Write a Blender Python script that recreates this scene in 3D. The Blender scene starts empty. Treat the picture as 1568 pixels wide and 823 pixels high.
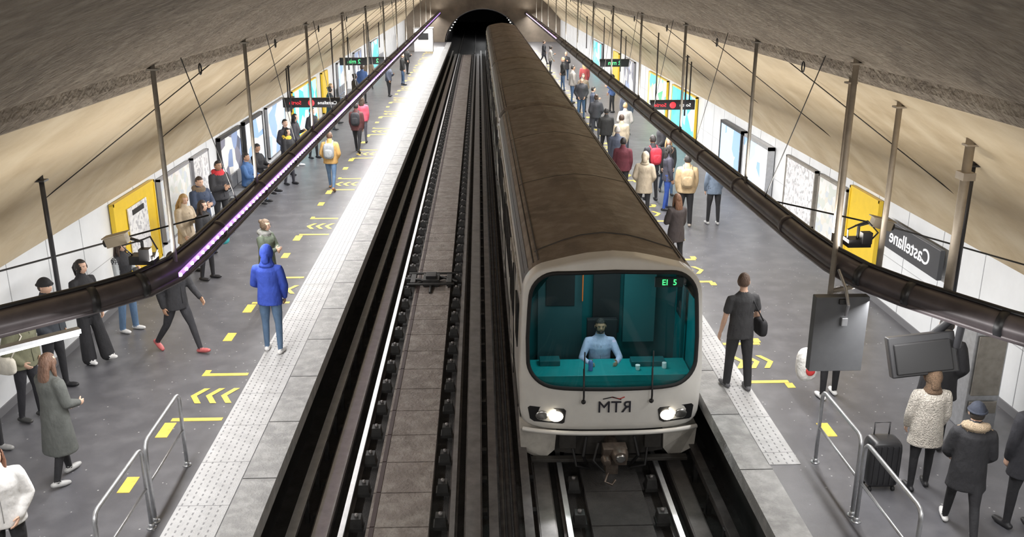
import bpy, math, random
from mathutils import Vector, Matrix, kdtree
from mathutils.bvhtree import BVHTree
random.seed(3)
PI=math.pi
C0=.33            # station centre line
scene=bpy.context.scene
# ---------------------------------------------------------------- materials
_mc={}
def M(name,col,rough=.6,metal=0.,var=0.,scale=6.,bump=0.,bscale=40.,emit=0.,stretch=None,coat=0.):
    key=(name,tuple(col))
    if key in _mc: return _mc[key]
    m=bpy.data.materials.new(name); m.use_nodes=True
    nt=m.node_tree; N=nt.nodes; L=nt.links
    b=N['Principled BSDF']
    c=(col[0],col[1],col[2],1)
    b.inputs['Base Color'].default_value=c
    b.inputs['Roughness'].default_value=rough
    b.inputs['Metallic'].default_value=metal
    if coat: b.inputs['Coat Weight'].default_value=coat
    if emit:
        b.inputs['Emission Color'].default_value=c
        b.inputs['Emission Strength'].default_value=emit
    if var or bump:
        tc=N.new('ShaderNodeTexCoord'); mp=N.new('ShaderNodeMapping')
        L.new(tc.outputs['Object'],mp.inputs['Vector'])
        if stretch: mp.inputs['Scale'].default_value=stretch
    if var:
        n=N.new('ShaderNodeTexNoise'); n.inputs['Scale'].default_value=scale; n.inputs['Detail'].default_value=6; n.inputs['Roughness'].default_value=.6
        L.new(mp.outputs[0],n.inputs['Vector'])
        r=N.new('ShaderNodeValToRGB'); r.color_ramp.elements[0].position=.3; r.color_ramp.elements[1].position=.7
        r.color_ramp.elements[0].color=(c[0]*(1-var),c[1]*(1-var),c[2]*(1-var),1)
        r.color_ramp.elements[1].color=(min(1,c[0]*(1+var)),min(1,c[1]*(1+var)),min(1,c[2]*(1+var)),1)
        L.new(n.outputs['Fac'],r.inputs[0]); L.new(r.outputs[0],b.inputs['Base Color'])
    if bump:
        n2=N.new('ShaderNodeTexNoise'); n2.inputs['Scale'].default_value=bscale; n2.inputs['Detail'].default_value=5
        L.new(mp.outputs[0],n2.inputs['Vector'])
        bp=N.new('ShaderNodeBump'); bp.inputs['Strength'].default_value=bump; bp.inputs['Distance'].default_value=.05
        L.new(n2.outputs['Fac'],bp.inputs['Height']); L.new(bp.outputs[0],b.inputs['Normal'])
    _mc[key]=m; return m

def layered(name,base,dark,light,s1,s2,rough,bump,bscale,stretch=(1,1,1),lo=.35,hi=.65,speck=None):
    m=bpy.data.materials.new(name); m.use_nodes=True
    nt=m.node_tree; N=nt.nodes; L=nt.links; b=N['Principled BSDF']
    tc=N.new('ShaderNodeTexCoord'); mp=N.new('ShaderNodeMapping'); mp.inputs['Scale'].default_value=stretch
    L.new(tc.outputs['Object'],mp.inputs['Vector'])
    n1=N.new('ShaderNodeTexNoise'); n1.inputs['Scale'].default_value=s1; n1.inputs['Detail'].default_value=8; n1.inputs['Roughness'].default_value=.65
    n2=N.new('ShaderNodeTexNoise'); n2.inputs['Scale'].default_value=s2; n2.inputs['Detail'].default_value=6
    L.new(mp.outputs[0],n1.inputs['Vector']); L.new(tc.outputs['Object'],n2.inputs['Vector'])
    r1=N.new('ShaderNodeValToRGB'); e=r1.color_ramp.elements
    e[0].position=lo; e[0].color=(*dark,1); e[1].position=hi; e[1].color=(*base,1)
    L.new(n1.outputs['Fac'],r1.inputs[0])
    r2=N.new('ShaderNodeValToRGB'); e=r2.color_ramp.elements
    e[0].position=.45; e[0].color=(0,0,0,1); e[1].position=.8; e[1].color=(1,1,1,1)
    L.new(n2.outputs['Fac'],r2.inputs[0])
    mx=N.new('ShaderNodeMixRGB'); mx.inputs[2].default_value=(*light,1)
    L.new(r1.outputs[0],mx.inputs[1]); L.new(r2.outputs[0],mx.inputs[0])
    out=mx.outputs[0]
    if speck:
        n4=N.new('ShaderNodeTexVoronoi'); n4.inputs['Scale'].default_value=speck[0]
        L.new(tc.outputs['Object'],n4.inputs['Vector'])
        r4=N.new('ShaderNodeValToRGB'); e=r4.color_ramp.elements
        e[0].position=speck[1]; e[0].color=(1,1,1,1); e[1].position=speck[1]+.03; e[1].color=(0,0,0,1)
        L.new(n4.outputs['Distance'],r4.inputs[0])
        m4=N.new('ShaderNodeMixRGB'); m4.inputs[2].default_value=(*speck[2],1)
        L.new(out,m4.inputs[1]); L.new(r4.outputs[0],m4.inputs[0]); out=m4.outputs[0]
    L.new(out,b.inputs['Base Color'])
    b.inputs['Roughness'].default_value=rough
    n3=N.new('ShaderNodeTexNoise'); n3.inputs['Scale'].default_value=bscale; n3.inputs['Detail'].default_value=8
    L.new(tc.outputs['Object'],n3.inputs['Vector'])
    bp=N.new('ShaderNodeBump'); bp.inputs['Strength'].default_value=bump; bp.inputs['Distance'].default_value=.08
    L.new(n3.outputs['Fac'],bp.inputs['Height']); L.new(bp.outputs[0],b.inputs['Normal'])
    return m

m_vault=layered('vault_plaster',(.58,.475,.32),(.40,.31,.19),(.62,.53,.38),.5,1.3,.85,.12,7,(1.6,.6,1.6),.30,.60)
m_rough=layered('rough_shotcrete',(.29,.24,.185),(.16,.13,.10),(.38,.33,.26),1.2,6,.95,1.0,16,(1,1,1),.3,.65)
m_floor=layered('asphalt_floor',(.112,.112,.124),(.080,.080,.090),(.150,.150,.162),.8,2.5,.36,.10,120,(1,1,1),.3,.7,(7,.06,(.40,.40,.40)))
m_wall=M('white_wall_panel',(.76,.78,.80),.25,var=.06,scale=1.5)
m_wallj=M('panel_joint',(.40,.41,.43),.5)
m_tact=M('white_tactile',(.56,.56,.57),.5,var=.12,scale=4,bump=.5,bscale=60)
m_edge=layered('edge_concrete',(.38,.38,.38),(.25,.25,.25),(.48,.48,.48),1.5,6,.5,.3,30,(1,1,1),.3,.7)
m_bed=M('track_bed_concrete',(.045,.043,.042),.8,var=.4,scale=3,bump=.4)
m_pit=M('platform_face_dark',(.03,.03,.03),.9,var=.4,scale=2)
m_slab=layered('track_slab',(.25,.215,.195),(.155,.13,.115),(.34,.31,.28),1.6,5,.7,.5,20,(1,1,1),.3,.7)
m_rail=M('worn_rail_sheen',(.80,.81,.83),.35,.75,var=.1)  # worn steel, pale tone also carries reflected wall light
m_raild=M('dark_steel_rail',(.13,.12,.118),.42,.6,var=.3,scale=5)
m_clip=M('dark_cast_iron',(.05,.05,.05),.5,.5,var=.3)
m_yel=M('yellow_paint',(.74,.55,.10),.5,var=.18,scale=9)
m_tube=M('dark_conduit',(.085,.072,.076),.36,.2,var=.3,scale=3)
m_pole=M('grey_steel_pole',(.27,.25,.22),.5,.4,var=.2,scale=8)
m_poled=M('dark_steel_pole',(.05,.05,.055),.4,.3)
m_poleT=M('tan_steel_post',(.36,.31,.25),.5,.2,var=.15)
m_blk=M('black_plastic',(.018,.018,.02),.4)
m_rubber=M('black_rubber',(.012,.012,.013),.65)
m_gal=M('galvanised_steel',(.50,.51,.53),.38,.8,var=.12,scale=15)
m_lampw=M('luminaire_diffuser',(1,.98,.95),.4,emit=6)
m_white=M('train_white_paint',(.74,.73,.70),.35,var=.06,scale=3,coat=.3)
m_whited=M('train_white_dirty',(.50,.48,.44),.5,var=.3,scale=3)
m_roof=layered('dirty_train_roof',(.25,.20,.158),(.135,.105,.080),(.34,.29,.235),1.1,3.5,.6,.2,20,(1.5,.8,1),.3,.68)
m_roofd=M('roof_grille',(.10,.092,.088),.5,.3,var=.2)
m_dark=M('underframe_dark',(.04,.037,.034),.6,.2,var=.3)
m_teal=M('cab_teal',(.0,.20,.22),.4,var=.1)
m_teald=M('cab_teal_dark',(.0,.085,.095),.5)
m_glassdk=M('dark_window_glass',(.012,.016,.018),.08)
m_fluffy=M('fluffy_coat',(.70,.65,.58),.95,var=.3,scale=45,bump=1,bscale=70)

def glass_mat():
    m=bpy.data.materials.new('windscreen_glass'); m.use_nodes=True
    N=m.node_tree.nodes; L=m.node_tree.links; N.remove(N['Principled BSDF'])
    o=N['Material Output']; t=N.new('ShaderNodeBsdfTransparent'); t.inputs[0].default_value=(.66,.88,.89,1)
    g=N.new('ShaderNodeBsdfGlossy'); g.inputs['Roughness'].default_value=.03
    fr=N.new('ShaderNodeFresnel'); fr.inputs[0].default_value=1.45
    mx=N.new('ShaderNodeMixShader'); L.new(fr.outputs[0],mx.inputs[0]); L.new(t.outputs[0],mx.inputs[1]); L.new(g.outputs[0],mx.inputs[2]); L.new(mx.outputs[0],o.inputs[0])
    return m
m_glass=glass_mat()

def poster_mat(name,cols,scale=3,emit=0.):
    m=bpy.data.materials.new(name); m.use_nodes=True
    N=m.node_tree.nodes; L=m.node_tree.links; b=N['Principled BSDF']
    tc=N.new('ShaderNodeTexCoord'); v=N.new('ShaderNodeTexVoronoi'); v.inputs['Scale'].default_value=scale
    L.new(tc.outputs['Object'],v.inputs['Vector'])
    sx=N.new('ShaderNodeSeparateColor'); L.new(v.outputs['Color'],sx.inputs[0])
    r=N.new('ShaderNodeValToRGB'); r.color_ramp.interpolation='CONSTANT'
    e=r.color_ramp.elements; e[0].color=(*cols[0],1); e[1].position=1/len(cols); e[1].color=(*cols[1],1)
    for i,c in enumerate(cols[2:]):
        x=e.new((i+2)/len(cols)); x.color=(*c,1)
    L.new(sx.outputs[0],r.inputs[0]); L.new(r.outputs[0],b.inputs['Base Color'])
    b.inputs['Roughness'].default_value=.25
    if emit:
        L.new(r.outputs[0],b.inputs['Emission Color']); b.inputs['Emission Strength'].default_value=emit
    return m

# ---------------------------------------------------------------- mesh builder
class MB:
    def __init__(s): s.v=[];s.f=[];s.m=[];s.sm=[];s.mats=[]
    def mi(s,mat):
        if mat not in s.mats: s.mats.append(mat)
        return s.mats.index(mat)
    def add(s,vs,fs,mat,smooth=False,T=None):
        o=len(s.v)
        s.v.extend([tuple(T@Vector(p)) if T else tuple(p) for p in vs])
        i=s.mi(mat)
        for f in fs:
            s.f.append(tuple(o+k for k in f)); s.m.append(i); s.sm.append(smooth)
    def box(s,c,d,mat,rot=None,taper=1.):
        x,y,z=d[0]/2,d[1]/2,d[2]/2
        vs=[(-x*taper,-y*taper,-z),(x*taper,-y*taper,-z),(x*taper,y*taper,-z),(-x*taper,y*taper,-z),(-x,-y,z),(x,-y,z),(x,y,z),(-x,y,z)]
        T=Matrix.Translation(c)
        if rot is not None: T=T@rot.to_4x4()
        s.add(vs,[(0,3,2,1),(4,5,6,7),(0,1,5,4),(1,2,6,5),(2,3,7,6),(3,0,4,7)],mat,False,T)
    def loft(s,rings,mat,cap=True,smooth=True):
        n=len(rings[0]); vs=[p for r in rings for p in r]; fs=[]
        for i in range(len(rings)-1):
            for j in range(n):
                k=(j+1)%n
                fs.append((i*n+j,i*n+k,(i+1)*n+k,(i+1)*n+j))
        if cap:
            fs.append(tuple(reversed(range(n)))); fs.append(tuple((len(rings)-1)*n+j for j in range(n)))
        s.add(vs,fs,mat,smooth)
    def tube(s,pts,r,mat,seg=10,flat=1.,ref=None,cap=True,round_=False):
        s.loft(tube_rings(pts,r,seg,flat,ref,round_),mat,cap)
    def ell(s,c,r,mat,R=None,nu=12,nv=8,p=1.):
        rings=[]
        for i in range(nv+1):
            ph=-PI/2+PI*i/nv
            ph=max(-PI/2+.02,min(PI/2-.02,ph)); ring=[]
            for j in range(nu):
                t=2*PI*j/nu
                d=(math.cos(ph)*math.cos(t),math.cos(ph)*math.sin(t),math.sin(ph))
                d=[math.copysign(abs(q)**p,q) for q in d]
                q=Vector((d[0]*r[0],d[1]*r[1],d[2]*r[2]))
                if R is not None: q=R@q
                ring.append(Vector(c)+q)
            rings.append(ring)
        s.loft(rings,mat)
    def build(s,name,parent=None,bevel=0.):
        me=bpy.data.meshes.new(name); me.from_pydata(s.v,[],s.f)
        for m in s.mats: me.materials.append(m)
        me.polygons.foreach_set('material_index',s.m); me.polygons.foreach_set('use_smooth',s.sm); me.update()
        ob=bpy.data.objects.new(name,me); scene.collection.objects.link(ob)
        if parent: ob.parent=parent
        if bevel:
            b=ob.modifiers.new('bevel','BEVEL'); b.width=bevel; b.segments=2; b.limit_method='ANGLE'
        return ob

def tube_rings(pts,r,seg=10,flat=1.,ref=None,round_=False):
    P=[Vector(p) for p in pts]; n=len(P)
    if not isinstance(r,(list,tuple)): r=[r]*n
    r=list(r)
    if round_:
        d0=(P[0]-P[1]).normalized(); d1=(P[-1]-P[-2]).normalized()
        P=[P[0]+d0*r[0]*.85,P[0]+d0*r[0]*.5]+P+[P[-1]+d1*r[-1]*.5,P[-1]+d1*r[-1]*.85]
        r=[r[0]*.45,r[0]*.85]+r+[r[-1]*.85,r[-1]*.45]; n=len(P)
    rings=[]; u=None
    for i in range(n):
        t=(P[min(i+1,n-1)]-P[max(i-1,0)]).normalized()
        if u is None:
            a=Vector(ref) if ref is not None else (Vector((0,0,1)) if abs(t.z)<.9 else Vector((1,0,0)))
            u=(a-t*a.dot(t)).normalized()
        else:
            u=(u-t*u.dot(t)).normalized()
        w=t.cross(u)
        rings.append([P[i]+u*(r[i]*math.cos(2*PI*j/seg))+w*(r[i]*flat*math.sin(2*PI*j/seg)) for j in range(seg)])
    return rings

def resample(pts,rs,step):
    P=[Vector(p) for p in pts]; oP=[];oR=[]
    for i in range(len(P)-1):
        n=max(1,int((P[i+1]-P[i]).length/step))
        for k in range(n):
            t=k/n; oP.append(P[i].lerp(P[i+1],t)); oR.append(rs[i]*(1-t)+rs[i+1]*t)
    oP.append(P[-1]); oR.append(rs[-1]); return oP,oR

def empty(name,loc=(0,0,0)):
    e=bpy.data.objects.new(name,None); e.location=loc; scene.collection.objects.link(e); e.empty_display_size=.2; return e
def text(name,body,size,loc,rot,mat,parent=None,mirror=True,extrude=.004):
    c=bpy.data.curves.new(name,'FONT'); c.body=body; c.size=size; c.extrude=extrude; c.align_x='CENTER'; c.align_y='CENTER'
    o=bpy.data.objects.new(name,c); scene.collection.objects.link(o); c.materials.append(mat)
    o.location=loc; o.rotation_euler=rot
    if mirror: o.scale=(-1,1,1)
    if parent: o.parent=parent
    return o

# ---------------------------------------------------------------- shell
YN,YF=-3.,86.
XL,XR=C0-7.08,C0+7.08
prof=[(7.08,1.98),(6.7,2.45),(6.1,3.08),(5.3,3.80),(4.6,4.36),(4.2,4.66),(4.1,4.70),(4.0,4.80),(3.95,4.92),(3.5,5.20),(3,5.50),(2,5.92),(1,6.16),(0,6.24)]
def zv(dx):
    dx=abs(dx)
    for i in range(len(prof)-1):
        a,b=prof[i],prof[i+1]
        if b[0]<=dx<=a[0]: return a[1]+(b[1]-a[1])*(a[0]-dx)/(a[0]-b[0])
    return 6.2
mb=MB()
full=[(C0-a,z) for a,z in prof]+[(C0+a,z) for a,z in reversed(prof[:-1])]
ys=[YN+(YF-YN)*i/24 for i in range(25)]
for i in range(len(full)-1):
    a,b=full[i],full[i+1]; mid=abs((a[0]+b[0])/2-C0)
    mat=m_rough if mid<4.15 else m_vault
    for k in range(24):
        mb.add([(a[0],ys[k],a[1]),(b[0],ys[k],b[1]),(b[0],ys[k+1],b[1]),(a[0],ys[k+1],a[1])],[(0,1,2,3)],mat,True)
mb.build('ceiling')
# walls
for nm,x,s in (('wall_left',XL,-1),('wall_right',XR,1)):
    mb=MB(); mb.box((x+s*.06,(YN+YF)/2,.99),(.12,YF-YN,2.0),m_wall)
    y=YN+.6
    while y<YF:
        mb.box((x-s*.002,y,.99),(.006,.012,1.98),m_wallj); y+=1.25
    mb.box((x-s*.002,(YN+YF)/2,.98),(.006,YF-YN,.01),m_wallj)
    mb.build(nm)
    mb=MB(); mb.box((x-s*.012,(YN+YF)/2,.06),(.024,YF-YN,.12),M('baseboard_grey',(.16,.16,.17),.5)); mb.build('baseboard_'+nm[5:])
mb=MB(); mb.box((C0,YN-.1,2.5),(14.6,.2,8),m_rough); mb.build('wall_back')
# end wall with portal
mb=MB(); n=24
arch=[]; outer=[]
for i in range(n+1):
    t=PI*i/n
    arch.append((C0-3.5*math.cos(t),-.2+3.15*math.sin(t)))
    j=i/n*(len(full)-1); a=int(min(j,len(full)-2)); fr=j-a
    outer.append((full[a][0]*(1-fr)+full[a+1][0]*fr,full[a][1]*(1-fr)+full[a+1][1]*fr))
m_endw=M('end_wall_concrete',(.20,.165,.13),.9,var=.3,scale=.7)
for i in range(n):
    mb.add([(arch[i][0],YF,arch[i][1]),(arch[i+1][0],YF,arch[i+1][1]),(outer[i+1][0],YF,outer[i+1][1]),(outer[i][0],YF,outer[i][1])],[(0,1,2,3)],m_endw)
mb.add([(arch[0][0],YF,-1.3),(arch[0][0],YF,-.2),(XL,YF,1.98),(XL,YF,-1.3)],[(0,1,2,3)],m_endw)
mb.add([(arch[n][0],YF,-1.3),(arch[n][0],YF,-.2),(XR,YF,1.98),(XR,YF,-1.3)],[(0,1,2,3)],m_endw)
mb.build('wall_front')
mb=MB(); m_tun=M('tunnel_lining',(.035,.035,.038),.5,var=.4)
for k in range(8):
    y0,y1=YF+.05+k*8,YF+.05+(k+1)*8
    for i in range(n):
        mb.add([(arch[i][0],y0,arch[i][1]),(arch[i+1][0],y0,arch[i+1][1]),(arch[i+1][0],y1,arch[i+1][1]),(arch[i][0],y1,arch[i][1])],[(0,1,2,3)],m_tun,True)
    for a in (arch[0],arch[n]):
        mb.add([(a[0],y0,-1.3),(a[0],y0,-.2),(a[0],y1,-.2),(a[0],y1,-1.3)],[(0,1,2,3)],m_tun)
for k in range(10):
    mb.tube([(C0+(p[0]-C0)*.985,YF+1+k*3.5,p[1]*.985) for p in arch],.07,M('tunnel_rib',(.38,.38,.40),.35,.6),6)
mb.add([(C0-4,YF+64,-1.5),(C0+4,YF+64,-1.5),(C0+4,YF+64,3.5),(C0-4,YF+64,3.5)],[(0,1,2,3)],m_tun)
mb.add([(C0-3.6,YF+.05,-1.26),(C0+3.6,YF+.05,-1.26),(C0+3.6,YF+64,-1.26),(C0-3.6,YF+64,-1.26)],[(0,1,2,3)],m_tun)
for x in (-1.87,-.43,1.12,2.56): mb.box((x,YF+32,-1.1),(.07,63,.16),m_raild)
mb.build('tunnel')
mb=MB(); m_tl=M('tunnel_lamp',(1,.95,.85),.5,emit=4)  # glowing boxes for the glimmers, reflections on the lining among them
for k in range(6):
    for i in (3,5,19,21):
        mb.box((arch[i][0]*.94+C0*.06,YF+2+k*5+(i%3),arch[i][1]*.92),(.10,.35,.05),m_tl)
mb.build('tunnel_glimmers')
for yy in (YF+8,YF+22):
    l=bpy.data.lights.new('tunnel_fill_light','POINT'); l.energy=70; l.shadow_soft_size=.3  # added fill inside the tunnel so the ribs show, no fixture
    o=bpy.data.objects.new('tunnel_fill_light',l); scene.collection.objects.link(o); o.location=(C0,yy,1.8)
# floors
XE_L,XE_R=-2.55,3.2
mb=MB(); mb.box(((XL+XE_L-.41)/2,(YN+YF)/2,-.65),(XE_L-.41-XL,YF-YN,1.3),m_floor)
mb.box((XE_L-.205,(YN+YF)/2,-.10),(.41,YF-YN,.2),m_edge)
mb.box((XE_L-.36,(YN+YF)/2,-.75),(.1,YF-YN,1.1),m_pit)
mb.build('floor')
mb=MB(); mb.box(((XR+XE_R+.41)/2,(YN+YF)/2,-.65),(XR-XE_R-.41,YF-YN,1.3),m_floor)
mb.box((XE_R+.205,(YN+YF)/2,-.10),(.41,YF-YN,.2),m_edge)
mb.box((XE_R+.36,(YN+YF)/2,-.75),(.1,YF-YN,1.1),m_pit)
mb.build('floor')
mb=MB(); mb.box((C0,(YN+YF)/2,-1.35),(6.6,YF-YN-.02,.2),m_bed); mb.build('track_bed')
mb=MB()
for x in (XE_L-.205,XE_R+.205):
    y=4.
    while y<YF-1: mb.box((x,y,.0015),(.41,.012,.003),m_pit); y+=1.5
mb.build('edge_slab_joints')
def tactile(x0,x1,y0,y1):
    mb=MB(); mb.box(((x0+x1)/2,(y0+y1)/2,.004),(x1-x0,y1-y0,.008),m_tact)
    y=max(y0,5.)
    md=M('tactile_groove',(.25,.25,.26),.7)
    while y<min(y1,30):
        n=int((x1-x0)/.09)
        for i in range(n):
            mb.box((x0+.05+i*.09,y+(.05 if i%2 else 0)+.03,.0085),(.018,.045,.002),md)
        y+=.10
    y=y0+.3
    while y<y1: mb.box(((x0+x1)/2,y,.0085),(x1-x0,.008,.002),md); y+=1.0
    mb.build('tactile_paving')
tactile(-3.57,-2.97,YN+.1,YF-6); tactile(3.60,4.0,10.1,YF-6)
# yellow markings
mb=MB()
def mark(x,y,w,l,mt=m_yel): mb.box((x,y,.0025),(w,l,.005),mt)
def chev(x,y,d):
    for i in range(3):
        for sgn in (1,-1):
            cx=x+(i-1)*.22
            vs=[(cx-d*.09,y,0),(cx-d*.0,y,0),(cx+d*.13,y+sgn*.25,0),(cx+d*.04,y+sgn*.25,0)]
            vs=[(p[0],p[1],.0055) for p in vs]
            mb.add(vs,[(0,1,2,3) if d*sgn>0 else (3,2,1,0)],m_yel)
yc=7.6
while yc<78:
    mark(-3.98,yc-.75,.70,.09); mark(-3.98,yc+.75,.70,.09); chev(-3.98,yc,1)
    mark(-4.31,yc-1.05,.16,.42); mark(-4.28,yc+.86,.09,.12); mark(-4.31,yc+2.30,.15,.36)
    y2=yc+.95
    if y2>10:
        mark(4.33,y2-.75,.62,.09); mark(4.33,y2+.75,.62,.09); chev(4.33,y2,-1)
        mark(4.62,y2-.89,.12,.17); mark(4.62,y2+.89,.12,.17); mark(4.66,y2-2.3,.16,.38)
    yc+=4.75
mb.build('yellow_floor_markings')

# ---------------------------------------------------------------- tracks
TL,TR=-1.15,1.84
mb=MB(); y0,y1=2.,85.9; yc=(y0+y1)/2; ln=y1-y0
def long(x,z,w,h,mat): mb.box((x,yc,z),(w,ln,h),mat)
m_pad=M('running_pad_steel',(.20,.19,.188),.42,.5,var=.25,scale=4)
for T in (TL,TR):
    for s in (-1,1):
        out = (T==TL and s==-1)  # left outer rail gets the brighter steel, wall reflection put into its colour
        long(T+s*.72,-1.19,.13,.03,m_raild); long(T+s*.72,-1.12,.025,.12,m_raild); long(T+s*.72,-1.045,.07,.04,m_rail if out or T==TR else m_pad)
        long(T+s*1.0,-1.13,.24,.14,m_raild); long(T+s*1.0,-1.055,.20,.012,m_rail if out else m_pad)
        long(T+s*1.27,-.86,.035,.20,m_raild); long(T+s*1.27,-.765,.12,.015,m_rail if out else m_raild)
for x in (.25,.33,.42): mb.tube([(x,y0,-1.05),(x,y1,-1.05)],.035,m_raild,8)
mb.build('railway_tracks')
mb=MB()
y=3.
while y<85:
    for T in (TL,TR):
        for s in (-1,1):
            mb.box((T+s*.56,y,-1.14),(.19,.20,.05),m_clip); mb.box((T+s*.56,y,-1.05),(.13,.15,.13),m_clip,taper=1.25)
            mb.tube([(T+s*.56,y,-1.0),(T+s*.56,y,-.95)],.03,m_pad,6)
            mb.box((T+s*1.27,y+.3,-1.1),(.06,.08,.35),m_clip); mb.box((T+s*1.14,y+.3,-1.15),(.10,.10,.06),m_clip)
    y+=.85
mb.build('rail_fastenings')
mb=MB()
y=2.
while y<85:
    mb.box((TL,y+.43,-1.16),(.82,.825,.18),m_slab)
    mb.box((TL-.34,y+.43,-1.065),(.06,.825,.012),M('slab_groove',(.05,.03,.03),.6))
    mb.box((TR,y+.43,-1.18),(.82,.825,.14),m_bed); y+=.85
mb.build('track_slabs')
mb=MB() # signalling equipment between the rails
YM=20.5; XM=TL-.04
mb.box((XM,YM,-.97),(.38,.5,.16),m_clip); mb.box((XM,YM,-.86),(.24,.34,.08),m_blk)
for s in (-1,1):
    mb.tube([(XM,YM+s*.2,-.98),(XM+s*.25,YM+s*.1,-.93),(XM+s*.62,YM-s*.12,-.98)],.035,m_clip,8)
    mb.tube([(XM,YM-s*.1,-.98),(XM+s*.60,YM+s*.5,-.98)],.028,m_clip,8)
    mb.box((XM+s*.42,YM,-.98),(.12,.6,.12),m_clip)
    mb.tube([(XM,YM+s*.7,-1.05),(XM,YM,-.96)],.035,m_clip,8)
    mb.tube([(XM-.55,YM+s*.4,-.94),(XM+.55,YM+s*.4,-.94)],.03,m_clip,8)
mb.build('track_point_machine',bevel=.008)

# ---------------------------------------------------------------- overhead trunking tubes
def arcpath(s):
    P=[(C0+s*3.9,y,2.6) for y in (85.5,60,40,25,15,11.2)]
    if s<0: P+=[(-3.62,10.3,2.6),(-3.80,9.75,2.6),(-4.15,9.3,2.6),(-4.9,8.62,2.58),(-6.7,7.1,2.5)]
    else: P+=[(4.27,10.4,2.6),(4.40,9.85,2.58),(4.70,9.3,2.55),(5.30,8.5,2.5),(7.2,6.1,2.42)]
    return P
for s in (-1,1):
    mb=MB(); P=arcpath(s); mb.tube(P,.135,m_tube,14)
    Q=[Vector(p)+Vector((-s*.10,0,-.09)) for p in P]; mb.tube(Q,.045,m_tube,8)
    Q=[Vector(p)+Vector((s*.03,0,.15)) for p in P]; mb.tube(Q,.028,m_blk,8)
    y=12.
    while y<80:
        mb.tube([(C0+s*3.9,y-.05,2.6),(C0+s*3.9,y+.05,2.6)],.15,m_tube,14); y+=2.5
    for i in (7,8,9):
        a=Vector(P[i]); d=(Vector(P[i+1])-a).normalized(); mb.tube([a-d*.04,a+d*.04],.155,m_blk,14)
    mb.build('overhead_cable_trunking')
    mb=MB(); y=12.
    while y<82:
        mb.box((C0+s*4.0,y+1.1,2.42),(.11,2.1,.05),m_gal)
        mb.box((C0+s*4.0,y+1.1,2.388),(.09,2.0,.015),m_lampw)
        y+=2.5
    if s<0:
        Rz=Matrix.Rotation(math.atan2(.68,.75),3,'Z')
        mb.box((-4.80,8.62,2.33),(1.5,.10,.05),m_gal,Rz); mb.box((-4.80,8.62,2.30),(1.45,.11,.02),m_lampw,Rz)
    mb.build('platform_luminaires')
    yax=Vector((0,1,0))
    for k in range(7):
        Y=7.5+k*11.2
        l=bpy.data.lights.new('platform_striplight','AREA'); l.shape='RECTANGLE'; l.size=.16; l.size_y=11.; l.energy=400 if k else 290; l.color=(1,.985,.97)
        o=bpy.data.objects.new('platform_striplight',l); scene.collection.objects.link(o)
        o.location=(C0+s*4.15,Y+5.5,2.36)
        d=Vector((s*.40,0,-.92)).normalized()
        zax=-d; xax=yax.cross(zax)
        o.rotation_euler=Matrix((xax,yax,zax)).transposed().to_euler()
        l=bpy.data.lights.new('vault_uplight','AREA'); l.shape='RECTANGLE'; l.size=.16; l.size_y=11.; l.energy=120; l.color=(1,.95,.88)
        o=bpy.data.objects.new('vault_uplight',l); scene.collection.objects.link(o)
        o.location=(C0+s*4.0,Y+5.5,2.82)
        d=Vector((s*.05,0,1)).normalized(); zax=-d; xax=yax.cross(zax)
        o.rotation_euler=Matrix((xax,yax,zax)).transposed().to_euler()
for x,yy in ((-4.9,5.),(5.4,5.)):
    l=bpy.data.lights.new('near_fill_light','AREA'); l.shape='RECTANGLE'; l.size=1.5; l.size_y=.3; l.energy=110  # added fill above the near platforms, no fixture
    o=bpy.data.objects.new('near_fill_light',l); scene.collection.objects.link(o); o.location=(x,yy,3.1)
l=bpy.data.lights.new('rear_area_light','AREA'); l.shape='RECTANGLE'; l.size=5; l.size_y=.4; l.energy=230; l.color=(1,.96,.9)  # area light behind the camera, aimed down the tracks
o=bpy.data.objects.new('rear_area_light',l); scene.collection.objects.link(o); o.location=(C0,-1.5,5.2); o.rotation_euler=(math.radians(62),0,0)

# LED strips
m_led=M('led_strip_violet',(.42,.22,.75),.4,emit=1.6); m_ledd=M('led_dot',(.85,.75,1),.4,emit=7)
mb=MB(); mb.box((C0-3.9+.15,(9.9+84)/2,2.66),(.02,74,.05),m_led)
y=9.95
while y<60:
    mb.ell((C0-3.9+.165,y,2.66),(.018,.03,.022),m_ledd,None,6,4); y+=.22 if y<30 else .5
mb.build('led_light_strip')
m_led2=M('led_strip_pink',(.6,.3,.8),.4,emit=1.6)
mb=MB(); mb.box((C0+3.9-.15,66,2.66),(.02,32,.05),m_led2)
y=50.
while y<82: mb.ell((C0+3.9-.165,y,2.66),(.018,.05,.022),m_ledd,None,6,4); y+=.9
mb.build('led_light_strip')

# hanging poles
mb=MB()
def pole(x,y,zb,mat,r=.028,zt=None,X2=None):
    zt=zt or zv((X2 or x)-C0)+.03
    mb.tube([(x,y,zb),(X2 or x,y,zt)],r,mat,8)
    mb.box((X2 or x,y,zt-.07),(.12,.12,.02),mat)
for y in (10.3,14.4,19.6,24.8,30,35.5,41,46.5,52,58,64,70): pole(C0-3.9,y,2.6,m_pole)
for y in (14.2,19.2,24.5,29.8,35,40.5,46,52,58,64,70): pole(C0+3.9,y,2.6,m_pole)
pole(-5.15,10.7,2.2,m_poled,.03)
for y in (26.,38,50): pole(-5.3,y,2.2,m_poled,.025); pole(5.6,y-1.,2.2,m_poled,.025)
mb.build('hanging_support_poles')
mb=MB()
for x,y,zb,mt,r in ((4.15,10.15,2.25,m_poleT,.035),(4.42,10.9,2.5,m_poleT,.03),(4.72,10.2,2.35,m_poleT,.035),(5.05,9.2,2.45,m_poleT,.05),(5.5,9.9,2.3,m_poled,.035)):
    pole(x,y,zb,mt,r)
mb.box((5.05,9.2,3.9),(.13,.17,.08),m_poleT)
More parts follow.
